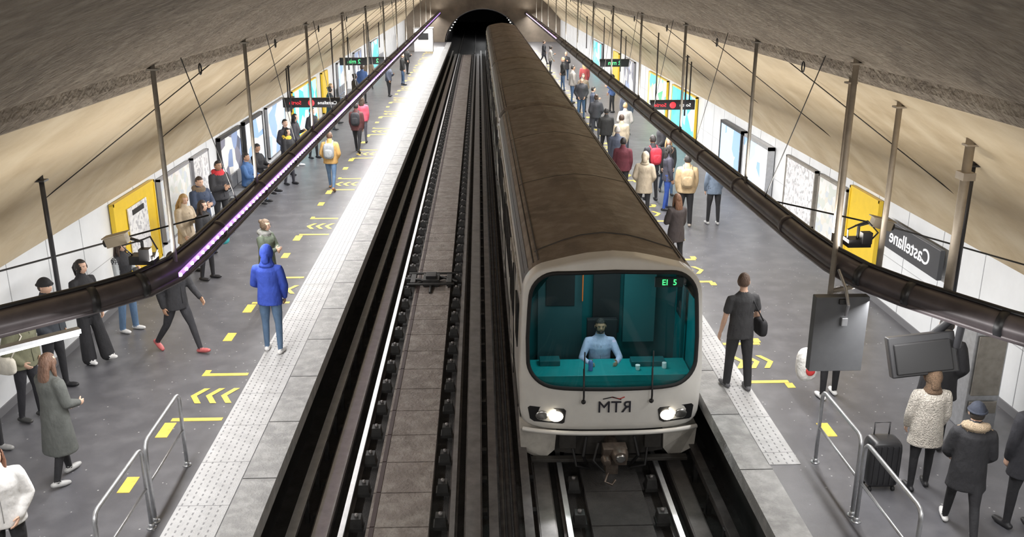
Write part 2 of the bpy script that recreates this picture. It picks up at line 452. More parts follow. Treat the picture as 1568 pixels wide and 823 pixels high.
mb.tube([(4.15,10.15,2.3),(4.72,10.2,2.4)],.03,m_poleT,8)
mb.build('sign_support_posts')
# wires and hooks
mb=MB(); m_wire=M('steel_wire',(.03,.03,.03),.5)
y=11.
while y<70:
    for s in (-1,1):
        x=C0+s*4.05; z=zv(4.05)
        mb.tube([(x,y+2.3,z),(C0+s*6.2,y+1.,zv(6.2)+.02)],.008,m_wire,5)
        if y<40: mb.tube([(C0+s*3.9,y+.3,zv(3.9)),(C0+s*3.9,y+2.2,2.7)],.007,m_wire,5)
        ring=[(x-s*.1,y+1.2+.05*math.cos(t),z-.02+.07*math.sin(t)) for t in [2*PI*i/12 for i in range(13)]]
        mb.tube(ring,.010,m_wire,5)
    y+=4.6
mb.tube([(-7.0+.3,9.6,2.45),(-5.6,10.6,2.56),(-3.8,12.5,2.7)],.012,m_wire,6)
mb.tube([(4.3,12.8,2.75),(5.6,11.8,2.62),(7.1,11.,2.30)],.012,m_wire,6)
mb.build('suspension_wires')

# ---------------------------------------------------------------- train
def arcp(cx,cz,rx,rz,a0,a1,n):
    return [(cx+rx*math.cos(math.radians(a0+(a1-a0)*i/n)),cz+rz*math.sin(math.radians(a0+(a1-a0)*i/n))) for i in range(n+1)]
def body_poly(zb=-.78,hw=1.32):
    R=[(0,zb),(hw-.06,zb),(hw-.02,-.4),(hw,.4),(hw-.03,1.2)]+arcp(hw-.47,1.6,.42,.42,5,80,8)+[(.6,2.09),(.35,2.14),(0,2.17)]
    return R+[(-x,z) for x,z in reversed(R[1:-1])]
def face_poly():
    hw=1.32
    R=[(0,-.40),(.95,-.40)]+arcp(hw-.22,-.18,.2,.2,-80,-5,5)+[(hw,.4),(hw-.03,1.2)]+arcp(hw-.47,1.6,.42,.42,5,80,8)+[(.6,2.09),(.35,2.14),(0,2.17)]
    return R+[(-x,z) for x,z in reversed(R[1:-1])]
def wind_poly():
    R=[(0,.30),(.7,.31)]+arcp(.82,.68,.38,.36,-85,-5,8)+[(1.205,1.0),(1.185,1.4)]+arcp(.79,1.58,.38,.38,5,85,8)+[(.4,1.975),(0,1.985)]
    return R+[(-x,z) for x,z in reversed(R[1:-1])]
def samp(poly,c,N):
    out=[]; n=len(poly)
    for k in range(N):
        t=2*PI*k/N-PI/2; dx,dz=math.cos(t),math.sin(t); best=None
        for i in range(n):
            ax,az=poly[i][0]-c[0],poly[i][1]-c[1]; bx,bz=poly[(i+1)%n][0]-c[0],poly[(i+1)%n][1]-c[1]
            ex,ez=bx-ax,bz-az; det=dx*(-ez)+ex*dz
            if abs(det)<1e-9: continue
            r=(ax*(-ez)+ex*az)/det; u=(dx*az-dz*ax)/det
            if -1e-6<=u<=1+1e-6 and r>0 and (best is None or r>best): best=r
        out.append((c[0]+dx*best,c[1]+dz*best))
    return out
NS=128; cc=(0,1.0)
YT=11.75
def fy(x,z):
    v=.20*(abs(x)/1.31)**3
    if z>.25: v+=(z-.25)*.10+.10*max(0,(z-1.7)/.47)**2
    if z<-.1: v+=.10*((-.1-z)/.3)**2*.5
    return YT+v
train=empty('metro_train',(0,0,0))
FP=samp(face_poly(),cc,NS); WP=samp(wind_poly(),cc,NS); BP=samp(body_poly(),cc,NS)
mb=MB(); rings=[]
for s in (0,.25,.5,.75,.93,1.0):
    ring=[]
    for (a,b),(c,d) in zip(WP,FP):
        x,z=a+(c-a)*s,b+(d-b)*s
        ring.append((TR+x,fy(x,z)+(.07 if s==1 else 0),z))
    rings.append(ring)
rings.append([(TR+x*1.004,YT+.45,z) for x,z in FP]); rings.append([(TR+x,YT+.62,z) for x,z in FP])
mb.loft(rings,m_white,cap=False)
mb.build('cab_front_shell',train)
mb=MB()
g=[(TR+x,fy(x,z)-.012,z) for x,z in WP]; mb.tube(g+[g[0]],.03,m_rubber,8,cap=False)
mb.build('windscreen_gasket',train)
mb=MB(); rings=[]
for s in (1,.8,.6,.4,.2,.02):
    rings.append([(TR+cc[0]+(x-cc[0])*s,fy((x-cc[0])*s,cc[1]+(z-cc[1])*s),cc[1]+(z-cc[1])*s) for x,z in WP])
mb.loft(rings,m_glass,cap=False); mb.build('windscreen_glass',train)
# cab interior
mb=MB(); Y0,Y1=YT+.32,YT+1.75
def quad(a,b,c,d,mt): mb.add([a,b,c,d],[(0,1,2,3)],mt)
for s in (-1,1):
    xa=TR+s*1.22; xb=TR+s*.84
    quad((xa,Y0-.02,-.1),(xa,Y1,-.1),(xa,Y1,1.45),(xa,Y0,1.45),m_teal)
    quad((xa,Y0,1.45),(xa,Y1,1.45),(xb,Y1,1.93),(xb,Y0+.1,1.93),m_teal)
    mb.box((TR+s*1.16,YT+.95,.95),(.05,.08,1.2),m_teald)
    mb.box((TR+s*1.19,YT+1.25,1.15),(.03,.5,.5),m_glassdk)
quad((TR-1.22,Y0,-.1),(TR+1.22,Y0,-.1),(TR+1.22,Y1,-.1),(TR-1.22,Y1,-.1),m_dark); quad((TR-.84,Y0+.1,1.93),(TR+.84,Y0+.1,1.93),(TR+.84,Y1,1.93),(TR-.84,Y1,1.93),m_teald)
mb.add([(TR-1.22,Y1,-.1),(TR+1.22,Y1,-.1),(TR+1.22,Y1,1.45),(TR+.84,Y1,1.93),(TR-.84,Y1,1.93),(TR-1.22,Y1,1.45)],[(0,1,2,3,4,5)],m_teald)
m_dsk=M('cab_desk_teal',(.0,.24,.25),.45,var=.1)
mb.box((TR,YT+.57,.34),(2.35,.60,.10),m_dsk); mb.box((TR,YT+.38,.12),(2.2,.10,.4),m_dsk)
mb.box((TR-.62,YT+1.70,.85),(.70,.04,1.7),M('cab_door_grey',(.03,.08,.09),.4)); mb.box((TR-.62,YT+1.67,1.25),(.45,.02,.6),m_blk)
mb.box((TR+.62,YT+1.66,1.0),(.50,.10,1.3),M('cab_cabinet',(.02,.11,.12),.4)); mb.box((TR+.1,YT+1.66,1.15),(.42,.06,1.3),m_blk)
mb.box((TR-.28,YT+1.6,1.3),(.02,.03,.5),M('cab_handle_orange',(.7,.15,.03),.4))
mb.box((TR+.60,YT+.66,.43),(.5,.2,.08),m_teald); mb.box((TR-.85,YT+.72,.43),(.3,.2,.08),m_teald)
mb.tube([(TR-.27,YT+.45,.39),(TR-.27,YT+.45,.52),(TR-.27,YT+.45,.55)],[.035,.035,.018],M('bottle',(.15,.2,.5),.2),10)
mb.tube([(TR+.42,YT+.45,.39),(TR+.42,YT+.45,.47)],[.03,.038],M('cup_white',(.8,.8,.8),.4),10)
mb.tube([(TR+.82,YT+.5,.39),(TR+.82,YT+.5,.48)],[.035,.035],M('cup_white',(.8,.8,.8),.4),10)
mb.box((TR,YT+1.36,.45),(.46,.10,.8),m_blk)
mb.build('cab_interior',train,bevel=.006)
l=bpy.data.lights.new('cab_fill_light','AREA'); l.size=.9; l.energy=17; l.color=(.95,1,1)  # fill added under the cab roof to make the interior visible
o=bpy.data.objects.new('cab_fill_light',l); scene.collection.objects.link(o); o.location=(TR,YT+.72,1.88); o.parent=train
m_grn=M('green_led',(.1,.9,.25),.5,emit=1.6)
mb=MB(); mb.box((TR+.80,YT+.40,1.76),(.40,.05,.14),m_blk); mb.build('destination_display',train)
text('destination_text','EI  5',.12,(TR+.80,YT+.365,1.76),(PI/2,0,0),m_grn,train,False)
mb=MB()
for x in (-.42,.55):
    yb=fy(x,.25)-.05
    mb.tube([(TR+x,yb,.12),(TR+x,yb-.02,.22),(TR+x,fy(x,.62)-.045,.62)],.014,m_blk,6)
    mb.tube([(TR+x,fy(x,.35)-.035,.34),(TR+x+.01,fy(x,.85)-.035,.86)],.010,m_blk,6); mb.ell((TR+x,yb+.01,.12),(.035,.03,.035),m_blk)
mb.build('windscreen_wipers',train)
# headlights
m_hl=M('headlamp_glow',(1,.90,.72),.3,emit=6); m_chr=M('headlamp_reflector',(.5,.5,.5),.25,.9)
mb=MB()
for s in (-1,1):
    c=(TR+s*.93,-.13)
    P=[(-.27,.09),(-.24,.12),(.24,.12),(.27,.09),(.25,-.10),(.22,-.12),(-.18,-.12),(-.24,-.08)]
    ring0=[(c[0]+x,fy(c[0]+x-TR,c[1]+z)-.012,c[1]+z) for x,z in P]; ring1=[(p[0],p[1]+.05,p[2]) for p in ring0]
    mb.loft([ring1,ring0],m_blk,True,False)
    for k,(ox,r,mt) in enumerate(((-s*.13,.082,m_hl),(s*.07,.075,m_chr))):
        yy=fy(.93+ox*s,-.13)-.025
        mb.ell((c[0]+ox,yy,c[1]),(r*1.25,.02,r),mt,None,16,8)
mb.build('headlights',train)
for s in (-1,1):
    l=bpy.data.lights.new('headlight_beam','SPOT'); l.energy=18; l.spot_size=1.2; l.shadow_soft_size=.06
    o=bpy.data.objects.new('headlight_beam',l); scene.collection.objects.link(o); o.location=(TR+s*.8,YT-.15,-.13); o.rotation_euler=(math.radians(82),0,PI); o.parent=train
text('operator_logo','RTM',.25,(TR+.03,YT-.018,.02),(PI/2,0,0),M('logo_dark',(.03,.03,.04),.4),train,True,.008)
mb=MB(); mb.tube([(TR-.14,YT-.012,.15),(TR+.0,YT-.012,.18),(TR+.12,YT-.012,.14)],.008,m_blk,6); mb.tube([(TR-.02,YT-.012,.18),(TR+.1,YT-.012,.15),(TR+.17,YT-.012,.18)],.008,M('logo_red',(.5,.03,.03),.4),6); mb.build('logo_swoosh',train)
# lower skirt / bumper
mb=MB()
lip=[(TR+x,YT+.20*(abs(x)/1.31)**3-.02,-.385) for x in [-1.27+2.54*i/24 for i in range(25)]]
mb.tube(lip,.035,m_white,8)
for s in (-1,1):
    sec=[(.78,-.42,.06),(1.30,-.42,.16),(1.29,-.80,.22),(1.10,-.93,.25),(.92,-.93,.2),(.80,-.75,.10)]
    r0=[(TR+s*x,YT+.08+d,z) for x,z,d in sec]; r1=[(TR+s*x,YT+.7+d,z) for x,z,d in sec]
    if s<0: r0.reverse(); r1.reverse()
    mb.loft([r1,r0],m_whited,True,False)
r0=[(TR+x,YT+.22,z) for x,z in ((-.9,-.42),(.9,-.42),(.8,-.8),(.4,-.86),(-.4,-.86),(-.8,-.8))]
mb.loft([[(p[0],p[1]+.3,p[2]) for p in r0],r0],m_dark,True,False)
mb.box((TR-.62,YT+.12,-.56),(.24,.12,.22),m_dark); mb.box((TR+.62,YT+.12,-.56),(.24,.12,.22),m_dark)
mb.box((TR,YT+.14,-.88),(2.3,.12,.05),m_dark)
for s in (-1,1):
    mb.tube([(TR+s*.35,YT+.1,-.5),(TR+s*.4,YT-.02,-.75),(TR+s*.33,YT+.1,-.95)],.025,m_rubber,8)
    mb.tube([(TR+s*.55,YT+.1,-.66),(TR+s*.5,YT-.04,-.9),(TR+s*.3,YT+.05,-1.0)],.02,m_rubber,8)
mb.build('front_skirt',train,bevel=.015)
mb=MB()
m_cpl=M('coupler_steel',(.16,.13,.11),.45,.7,var=.35,scale=12)
mb.tube([(TR+.02,YT+.5,-.62),(TR+.02,YT-.12,-.62)],[.10,.09],m_cpl,12)
mb.box((TR+.02,YT-.2,-.62),(.34,.20,.26),m_cpl)
mb.tube([(TR+.08,YT-.28,-.58),(TR+.08,YT-.42,-.58)],[.13,.10],m_cpl,16); mb.tube([(TR+.08,YT-.42,-.58),(TR+.08,YT-.44,-.58)],[.07,.05],m_chr,16)
mb.tube([(TR-.10,YT-.28,-.66),(TR-.10,YT-.40,-.66)],[.09,.05],m_cpl,12)
mb.box((TR-.02,YT-.22,-.82),(.18,.14,.16),m_cpl)
mb.tube([(TR-.05,YT-.25,-.85),(TR-.12,YT-.35,-.98),(TR-.02,YT-.34,-1.04),(TR+.04,YT-.3,-.98)],.02,m_cpl,8)
mb.tube([(TR-.2,YT-.1,-.5),(TR-.28,YT-.25,-.7),(TR-.12,YT-.3,-.86)],.02,m_rubber,8)
mb.build('coupler',train,bevel=.015)
# car bodies
def bring(y,ins=0.,hz=0.,poly=BP):
    return [(TR+x*(1-ins),y,cc[1]+(z-cc[1])*(1-hz if z>cc[1] else 1)) for x,z in poly]
def carbody(y0,y1,front=False):
    mb=MB(); n=NS
    a=[bring(y0+.0,.0,0.)] if front else [bring(y0,.10,.08),bring(y0+.04,.03,.03),bring(y0+.15,0,0)]
    rings=a+[bring(y0+1.5),bring((y0+y1)/2),bring(y1-.15),bring(y1-.04,.03,.03),bring(y1,.10,.08)]
    for i in range(len(rings)-1):
        for j in range(n):
            k=(j+1)%n; z=(rings[1][j][2]+rings[1][k][2])/2
            mt=m_roof if z>1.88 else (m_roofd if z>1.66 else (m_whited if z<-.35 else m_white))
            mb.add([rings[i][j],rings[i][k],rings[i+1][k],rings[i+1][j]],[(0,1,2,3)],mt,True)
    if not front: mb.add(rings[0],[tuple(range(n))],m_dark)
    mb.add(rings[-1],[tuple(range(n))],m_dark)
    return mb
cars=[(YT+.6,27.7),(28.25,44.),(44.5,60.2),(60.7,76.5)]
for ci,(a,b) in enumerate(cars):
    mb=carbody(a,b,ci==0)
    for s in (-1,1):
        for x,z in ((1.03,1.99),(1.10,1.94),(1.17,1.86),(1.22,1.78)):
            mb.tube([(TR+s*x,a+.2,z),(TR+s*x,b-.2,z)],.011,m_roofd,5)
        mb.tube([(TR+s*1.285,a+.1,1.52),(TR+s*1.285,b-.1,1.52)],.022,m_whited,6)
        mb.box((TR+s*1.315,(a+b)/2,-.30),(.03,b-a-.3,.05),m_dark)
    for t in (.34,.67):
        yy=a+(b-a)*t
        pr=[(x,z) for x,z in body_poly() if z>1.9]; pr.sort()
        mb.tube([(TR+x,yy,z+.002) for x,z in pr],.007,m_roofd,5)
    yy=a+.5
    pr=[(x,z) for x,z in body_poly() if z>1.95]; pr.sort()
    if ci==0: mb.tube([(TR+x,yy+.35*(1-(x/1.1)**2)+.1,z+.004) for x,z in pr],.013,m_roofd,5)
    Lc=b-a
    for s in (-1,1):
        X=TR+s*1.312
        for d in (.17,.5,.83):
            yd=a+Lc*d
            mb.box((X,yd,.45),(.03,1.5,1.95),m_whited)
            for q in (-.37,.37): mb.box((X+s*.012,yd+q,.85),(.02,.55,.8),m_glassdk)
            mb.box((X+s*.012,yd,.45),(.02,.03,1.9),m_rubber); mb.box((X+s*.012,yd-.76,.45),(.02,.03,1.95),m_rubber); mb.box((X+s*.012,yd+.76,.45),(.02,.03,1.95),m_rubber)
        for d in (.335,.665): 
            mb.box((X,a+Lc*d,.9),(.03,2.6,.78),m_rubber); mb.box((X+s*.01,a+Lc*d-.66,.9),(.02,1.2,.68),m_glassdk); mb.box((X+s*.01,a+Lc*d+.66,.9),(.02,1.2,.68),m_glassdk)
        mb.box((X,a+Lc*.045,.9),(.03,.6,.7),m_glassdk); mb.box((X,a+Lc*.955,.9),(.03,.6,.7),m_glassdk)
    mb.build('car_body_%d'%(ci+1),train)
    mb=MB(); mb.box((TR,(a+b)/2,-.82),(2.2,b-a-.8,.22),m_dark)
    for by in (a+2.2,b-2.6):
        mb.box((TR,by,-.85),(1.5,2.4,.25),m_dark)
        for wy in (-.9,.9):
            for s in (-1,1):
                mb.tube([(TR+s*.88,by+wy,-.62),(TR+s*1.12,by+wy,-.62)],.43,m_rubber,20)
                mb.tube([(TR+s*.70,by+wy,-.66),(TR+s*.78,by+wy,-.66)],.36,m_cpl,20)
    mb.build('bogies_%d'%(ci+1),train)
for i in range(3):
    mb=MB(); a=cars[i][1]; b=cars[i+1][0]
    n=7
    rr=[]
    for k in range(n+1):
        rr.append(bring(a+(b-a)*k/n,.14 if k%2 else .09,.12 if k%2 else .07))
    mb.loft(rr,m_rubber,False,False); mb.build('gangway_bellows_%d'%(i+1),train)

# ---------------------------------------------------------------- railings
def fence(p0,p1,h=1.0):
    p0=Vector(p0);p1=Vector(p1); d=(p1-p0).normalized(); up=Vector((0,0,1))
    mb=MB(); r=.10
    path=[p0,p0+up*(h-r)]+[p0+d*(r-r*math.cos(t))+up*(h-r+r*math.sin(t)) for t in (.5,1.05,PI/2)]
    path+=[p1-d*(r-r*math.cos(t))+up*(h-r+r*math.sin(t)) for t in (PI/2,1.05,.5)]+[p1+up*(h-r),p1]
    mb.tube(path,.024,m_gal,10)
    mb.tube([p0+up*.5,p1+up*.5],.017,m_gal,8)
    for p in (p0,p1):
        mb.tube([p,p+up*.012],.055,m_gal,12); mb.tube([p+up*.012,p+up*.06],.032,m_gal,10)
    mb.build('metal_railing')
fence((-3.74,10.35,0),(-3.72,9.1,0)); fence((-3.72,8.98,0),(-3.72,7.7,0)); fence((-3.87,7.25,0),(-5.9,7.25,0))
fence((4.2,10.15,0),(4.2,8.95,0)); fence((4.2,8.83,0),(4.2,7.5,0))

# ---------------------------------------------------------------- wall items
def wallpanel(name,x,s,y0,y1,z0,z1,mat,frame=M('alu_frame',(.35,.35,.37),.4,.5),fr=.05,depth=.06):
    x=x+s*.026
    z1=min(z1,1.93)
    mb=MB(); yc=(y0+y1)/2; zc=(z0+z1)/2
    mb.box((x+s*depth/2,yc,zc),(depth-.01,y1-y0-.02,z1-z0-.02),frame)
    mb.box((x+s*(depth+.001),yc,zc),(.008,y1-y0-2*fr,z1-z0-2*fr),mat)
    for yy in (y0+fr/2,y1-fr/2): mb.box((x+s*(depth/2+.01),yy,zc),(depth+.02,fr,z1-z0),frame)
    for zz in (z0+fr/2,z1-fr/2): mb.box((x+s*(depth/2+.01),yc,zz),(depth+.02,y1-y0,fr),frame)
    return mb.build(name)
p_yel=M('yellow_panel',(.80,.55,.03),.35,var=.05)
p_map=poster_mat('map_print',[(.75,.76,.74),(.66,.70,.66),(.8,.8,.78),(.62,.67,.72),(.74,.72,.65),(.8,.8,.8)],7)
p_map2=poster_mat('timetable_print',[(.8,.8,.8),(.7,.7,.72),(.82,.82,.82),(.5,.5,.52)],14)
p_teal=poster_mat('advert_teal_print',[(.05,.50,.62),(.08,.62,.66),(.6,.8,.85),(.05,.45,.55),(.3,.7,.8)],1.4,.9)
p_blue=poster_mat('advert_blue_print',[(.25,.40,.68),(.70,.76,.84),(.45,.60,.82),(.82,.84,.86)],1.6,.5)
p_mix=poster_mat('advert_mixed_print',[(.2,.2,.25),(.7,.68,.64),(.25,.32,.5),(.78,.78,.78),(.12,.13,.18)],2,.3)
p_grn=poster_mat('advert_green_print',[(.08,.5,.20),(.65,.8,.7),(.08,.45,.42),(.5,.75,.3)],1.4,.8)
wy=M('yellow_frame',(.80,.55,.03),.4)
wallpanel('yellow_information_panel',XL,1,16.3,18.5,.3,1.93,p_yel,wy)
mb=MB(); mb.box((XL+.115,17.4,1.2),(.02,1.0,1.0),p_map2); mb.box((XL+.13,17.4,1.58),(.01,.6,.1),m_blk); mb.build('evacuation_notice')
wallpanel('network_map_board',XL,1,18.8,20.9,.45,1.85,p_map)
wallpanel('timetable_board',XL,1,21.1,22.4,.45,1.85,p_map2)
wallpanel('advertising_poster',XL,1,23.4,25.6,.35,1.92,p_mix,m_blk,.09)
wallpanel('advertising_poster',XL,1,26.0,28.3,.3,1.94,p_blue,m_blk,.1)
wallpanel('advertising_poster',XL,1,28.9,31.6,.3,1.94,p_blue)
wallpanel('advertising_poster',XL,1,33.,38.,.2,1.95,p_teal,wy)
wallpanel('yellow_information_panel',XL,1,39.5,41,.2,1.93,p_yel,wy)
wallpanel('advertising_poster',XL,1,44,46.,.2,1.95,p_blue); wallpanel('advertising_poster',XL,1,50,53.,.2,1.95,p_mix); wallpanel('advertising_poster',XL,1,58,62.,.2,1.95,p_teal)
wallpanel('yellow_information_panel',XR,-1,16.1,17.5,.35,1.93,p_yel,wy)
wallpanel('network_map_board',XR,-1,17.6,19.2,.5,1.8,p_map,m_pole); wallpanel('network_map_board',XR,-1,19.4,21.4,.5,1.8,p_map2,m_pole)
wallpanel('display_case',XR,-1,22.5,24.8,.4,1.75,p_blue,m_gal,.08,.14); wallpanel('display_case',XR,-1,25.0,27.3,.4,1.75,p_blue,m_blk,.08,.14)
wallpanel('advertising_poster',XR,-1,31,35.,.2,1.95,p_teal,wy); wallpanel('advertising_poster',XR,-1,36,40.,.2,1.95,p_grn,wy)
wallpanel('advertising_poster',XR,-1,44,47.,.2,1.95,p_mix); wallpanel('yellow_information_panel',XR,-1,49,51,.2,1.95,p_yel,wy); wallpanel('advertising_poster',XR,-1,56,60.,.2,1.95,p_teal)
sg=empty('station_name_sign',(0,0,0))
mb=MB(); mb.box((XR-.14,14.6,1.50),(.08,2.1,.50),M('sign_dark_grey',(.05,.052,.058),.4)); mb.box((XR-.065,14.6,1.52),(.08,1.8,.3),m_poled); mb.build('sign_board',sg,bevel=.01)
m_sw=M('sign_white',(.9,.9,.9),.4,emit=.6)
text('sign_text','Castellane',.36,(XR-.188,14.6,1.50),(PI/2,0,-PI/2),m_sw,sg,True)
sg=empty('station_name_sign',(0,0,0))
mb=MB(); mb.box((XL+.18,32.2,1.62),(.08,1.1,.4),m_blk); mb.box((XL+.13,32.2,1.62),(.06,.9,.2),m_blk); mb.build('sign_board',sg); text('sign_text','Castellane',.2,(XL+.228,32.2,1.62),(PI/2,0,PI/2),m_sw,sg,True)
m_red=M('sign_red',(.7,.03,.04),.4,emit=1.5)
def hsign(x0,x1,y,z,col,txt):
    e=empty('hanging_direction_sign'); mb=MB(); w=x1-x0; xc=(x0+x1)/2
    mb.box((xc,y,z),(w,.14,.26),m_blk); mb.box((xc,y-.075,z),(w-.04,.01,.2),M('sign_face',(.03,.03,.035),.3))
    mb.ell((xc,y-.09,z),(.09,.015,.09),col)
    for x in (x0+.15,x1-.15): mb.tube([(x,y,z),(x,y,zv(x-C0))],.02,m_poled,8)
    mb.build('sign_box',e)
    text('sign_text_a',txt,.13,(xc+w*.28,y-.085,z),(PI/2,0,0),m_sw,e,True); text('sign_text_b','Sortie',.14,(xc-w*.28,y-.085,z),(PI/2,0,0),col,e,True)
hsign(-5.55,-3.95,26.2,2.45,m_red,'Castellane'); hsign(4.75,6.0,25.6,2.42,m_red,'Sortie')
def dsign(x0,x1,y,z,txt):
    e=empty('hanging_departure_display'); mb=MB(); xc=(x0+x1)/2
    mb.box((xc,y,z),(x1-x0,.18,.3),m_blk)
    for x in (x0+.15,x1-.15): mb.tube([(x,y,z),(x,y,zv(x-C0))],.02,m_poled,8)
    mb.build('display_box',e); text('display_text',txt,.24,(xc,y-.1,z),(PI/2,0,0),m_grn,e,True)
dsign(-5.8,-4.6,39,2.45,'2 min'); dsign(-4.9,-3.9,40.5,2.35,'2'); dsign(4.9,6.1,38,2.45,'2 min')
mb=MB(); mb.box((4.12,9.75,1.93),(.62,.12,.92),M('display_back_grey',(.10,.103,.11),.45,var=.1)); mb.box((4.12,9.68,2.34),(.1,.05,.06),m_clip)
mb.tube([(4.15,9.64,2.18),(4.15,9.60,2.32),(4.15,9.72,2.48),(4.18,10.05,2.6)],.02,m_gal,8); mb.box((4.15,9.67,2.1),(.07,.05,.1),m_gal); mb.build('hanging_display_box',bevel=.02)
mb=MB(); R=Matrix.Rotation(math.radians(-8),3,'Z')@Matrix.Rotation(math.radians(-10),3,'Y')@Matrix.Rotation(math.radians(-16),3,'X')
mb.box((5.10,9.65,1.69),(.74,.16,.48),m_blk,R); mb.box((5.08,9.57,1.69),(.62,.12,.36),m_rubber,R); mb.box((5.1,9.75,1.69),(.4,.16,.3),m_blk,R)
mb.tube([(5.25,9.75,1.88),(5.38,9.6,2.15),(5.3,9.3,2.45)],.05,m_blk,10); mb.tube([(5.42,9.5,1.83),(5.4,9.4,2.42)],.045,m_poled,8)
mb.build('platform_monitor',bevel=.02)
def cctv(x,y,z,s):
    mb=MB(); t=M('cctv_beige',(.30,.26,.20),.5)
    mb.tube([(x,y,z),(x,y,z+.26),(x+s*.12,y,z+.30)],.02,m_blk,8)
    Rr=Matrix.Rotation(s*.25,3,'Y')
    mb.box((x+s*.27,y,z+.28),(.24,.12,.11),t,Rr); mb.box((x+s*.28,y,z+.345),(.29,.15,.015),t,Rr)
    mb.tube([(x+s*.38,y,z+.25),(x+s*.42,y,z+.24)],.045,m_blk,12)
    mb.box((x,y,z+.06),(.28,.18,.10),m_blk); mb.box((x+.06,y-.1,z+.14),(.12,.1,.14),m_blk)
    mb.tube([(x-.12,y,z+.1),(x-.18,y-.12,z+.25),(x,y,z+.28)],.012,m_blk,6)
    mb.tube([(x+.1,y,z+.0),(x+.2,y-.1,z+.2),(x+.1,y,z+.32),(x-.05,y,z+.26)],.012,m_blk,6)
    mb.build('cctv_camera',bevel=.006)
cctv(-3.85,10.1,2.75,-1); cctv(4.55,10.5,2.75,1)
for yb in (24.9,45.,63.):
    mb=MB(); ms=M('bench_seat_grey',(.2,.21,.23),.4)
    for i in range(5):
        y=yb-1.3+i*.62
        mb.box((XL+.36,y,.44),(.44,.52,.04),ms); mb.box((XL+.15,y,.66),(.04,.52,.36),ms)
    mb.box((XL+.32,yb,.40),(.08,3.2,.05),m_gal)
    for y in (yb-1.2,yb,yb+1.2): mb.box((XL+.32,y,.19),(.06,.06,.38),m_gal)
    mb.build('platform_bench',bevel=.015)
mb=MB(); mb.box((-4.45,75.5,.9),(1.5,1.,1.8),M('cabinet_white',(.8,.8,.82),.4)); mb.box((-4.45,74.97,1.2),(.8,.04,.5),m_blk); mb.box((-4.45,75.5,1.83),(1.6,1.1,.06),m_gal); mb.build('station_cabinet',bevel=.03)
mb=MB(); mb.box((6.7,11.1,.75),(.45,.35,1.5),m_gal); mb.box((6.7,10.9,.95),(.38,.02,.85),m_pole); mb.box((6.7,10.9,.35),(.38,.02,.18),m_pole); mb.build('ticket_validator',bevel=.02)

# ---------------------------------------------------------------- people
SK1=(.58,.37,.27); SK2=(.38,.22,.14); SK3=(.18,.09,.055)
H_BR=(.045,.025,.015); H_BK=(.014,.011,.010); H_BL=(.38,.25,.12); H_GR=(.35,.33,.31)
def fabric(c): return M('fabric',c,.85,var=.16,scale=10,bump=.55,bscale=9,stretch=(1,1,.6))
def skinm(c): return M('skin',c,.5,var=.06,scale=20)
def hairm(c): return M('hair',c,.6,var=.3,scale=50,bump=.5,bscale=60,stretch=(1,1,.3))
def shoem(c): return M('shoe',c,.5)
def furm(c): return M('fur',c,.95,var=.35,scale=60,bump=1,bscale=120)
m_eyew=M('eye_white',(.60,.57,.54),.2); m_iris=M('eye_iris',(.03,.02,.015),.2); m_lip=M('lips',(.40,.17,.14),.5)

def head_pt(d,inf=0.):
    x,y,z=.077*d[0],.097*d[1],.120*d[2]
    if d[2]<0:
        x*=1-.32*d[2]*d[2]
        if d[1]>0: y*=1-.38*d[2]*d[2]
        else: y*=1-.06*d[2]*d[2]
    if d[1]<0 and inf==0.:
        y-=.022*math.exp(-((d[0]/.14)**2+((d[2]+.14)/.15)**2))
        y+=.010*(math.exp(-(((d[0]-.38)/.2)**2+((d[2]-.06)/.12)**2))+math.exp(-(((d[0]+.38)/.2)**2+((d[2]-.06)/.12)**2)))
        y-=.006*math.exp(-((d[0]/.3)**2+((d[2]+.48)/.08)**2))
        y-=.008*math.exp(-((d[0]/.35)**2+((d[2]+.80)/.15)**2))
    return Vector((x+d[0]*inf,y+d[1]*inf,z+d[2]*inf))
def shell(mb,c,R,k,inf,keep,mat,nu=28,nv=20):
    vs=[];fs=[]
    D=[]
    for i in range(nv+1):
        ph=-PI/2+PI*i/nv
        for j in range(nu):
            t=2*PI*j/nu; d=(math.cos(ph)*math.sin(t),-math.cos(ph)*math.cos(t),math.sin(ph)); D.append(d)
            vs.append(Vector(c)+R@(head_pt(d,inf)*k))
    for i in range(nv):
        for j in range(nu):
            q=(i*nu+j,i*nu+(j+1)%nu,(i+1)*nu+(j+1)%nu,(i+1)*nu+j)
            m=[sum(D[a][b] for a in q)/4 for b in range(3)]
            if keep is None or keep(m): fs.append(q)
    mb.add(vs,fs,mat,True)
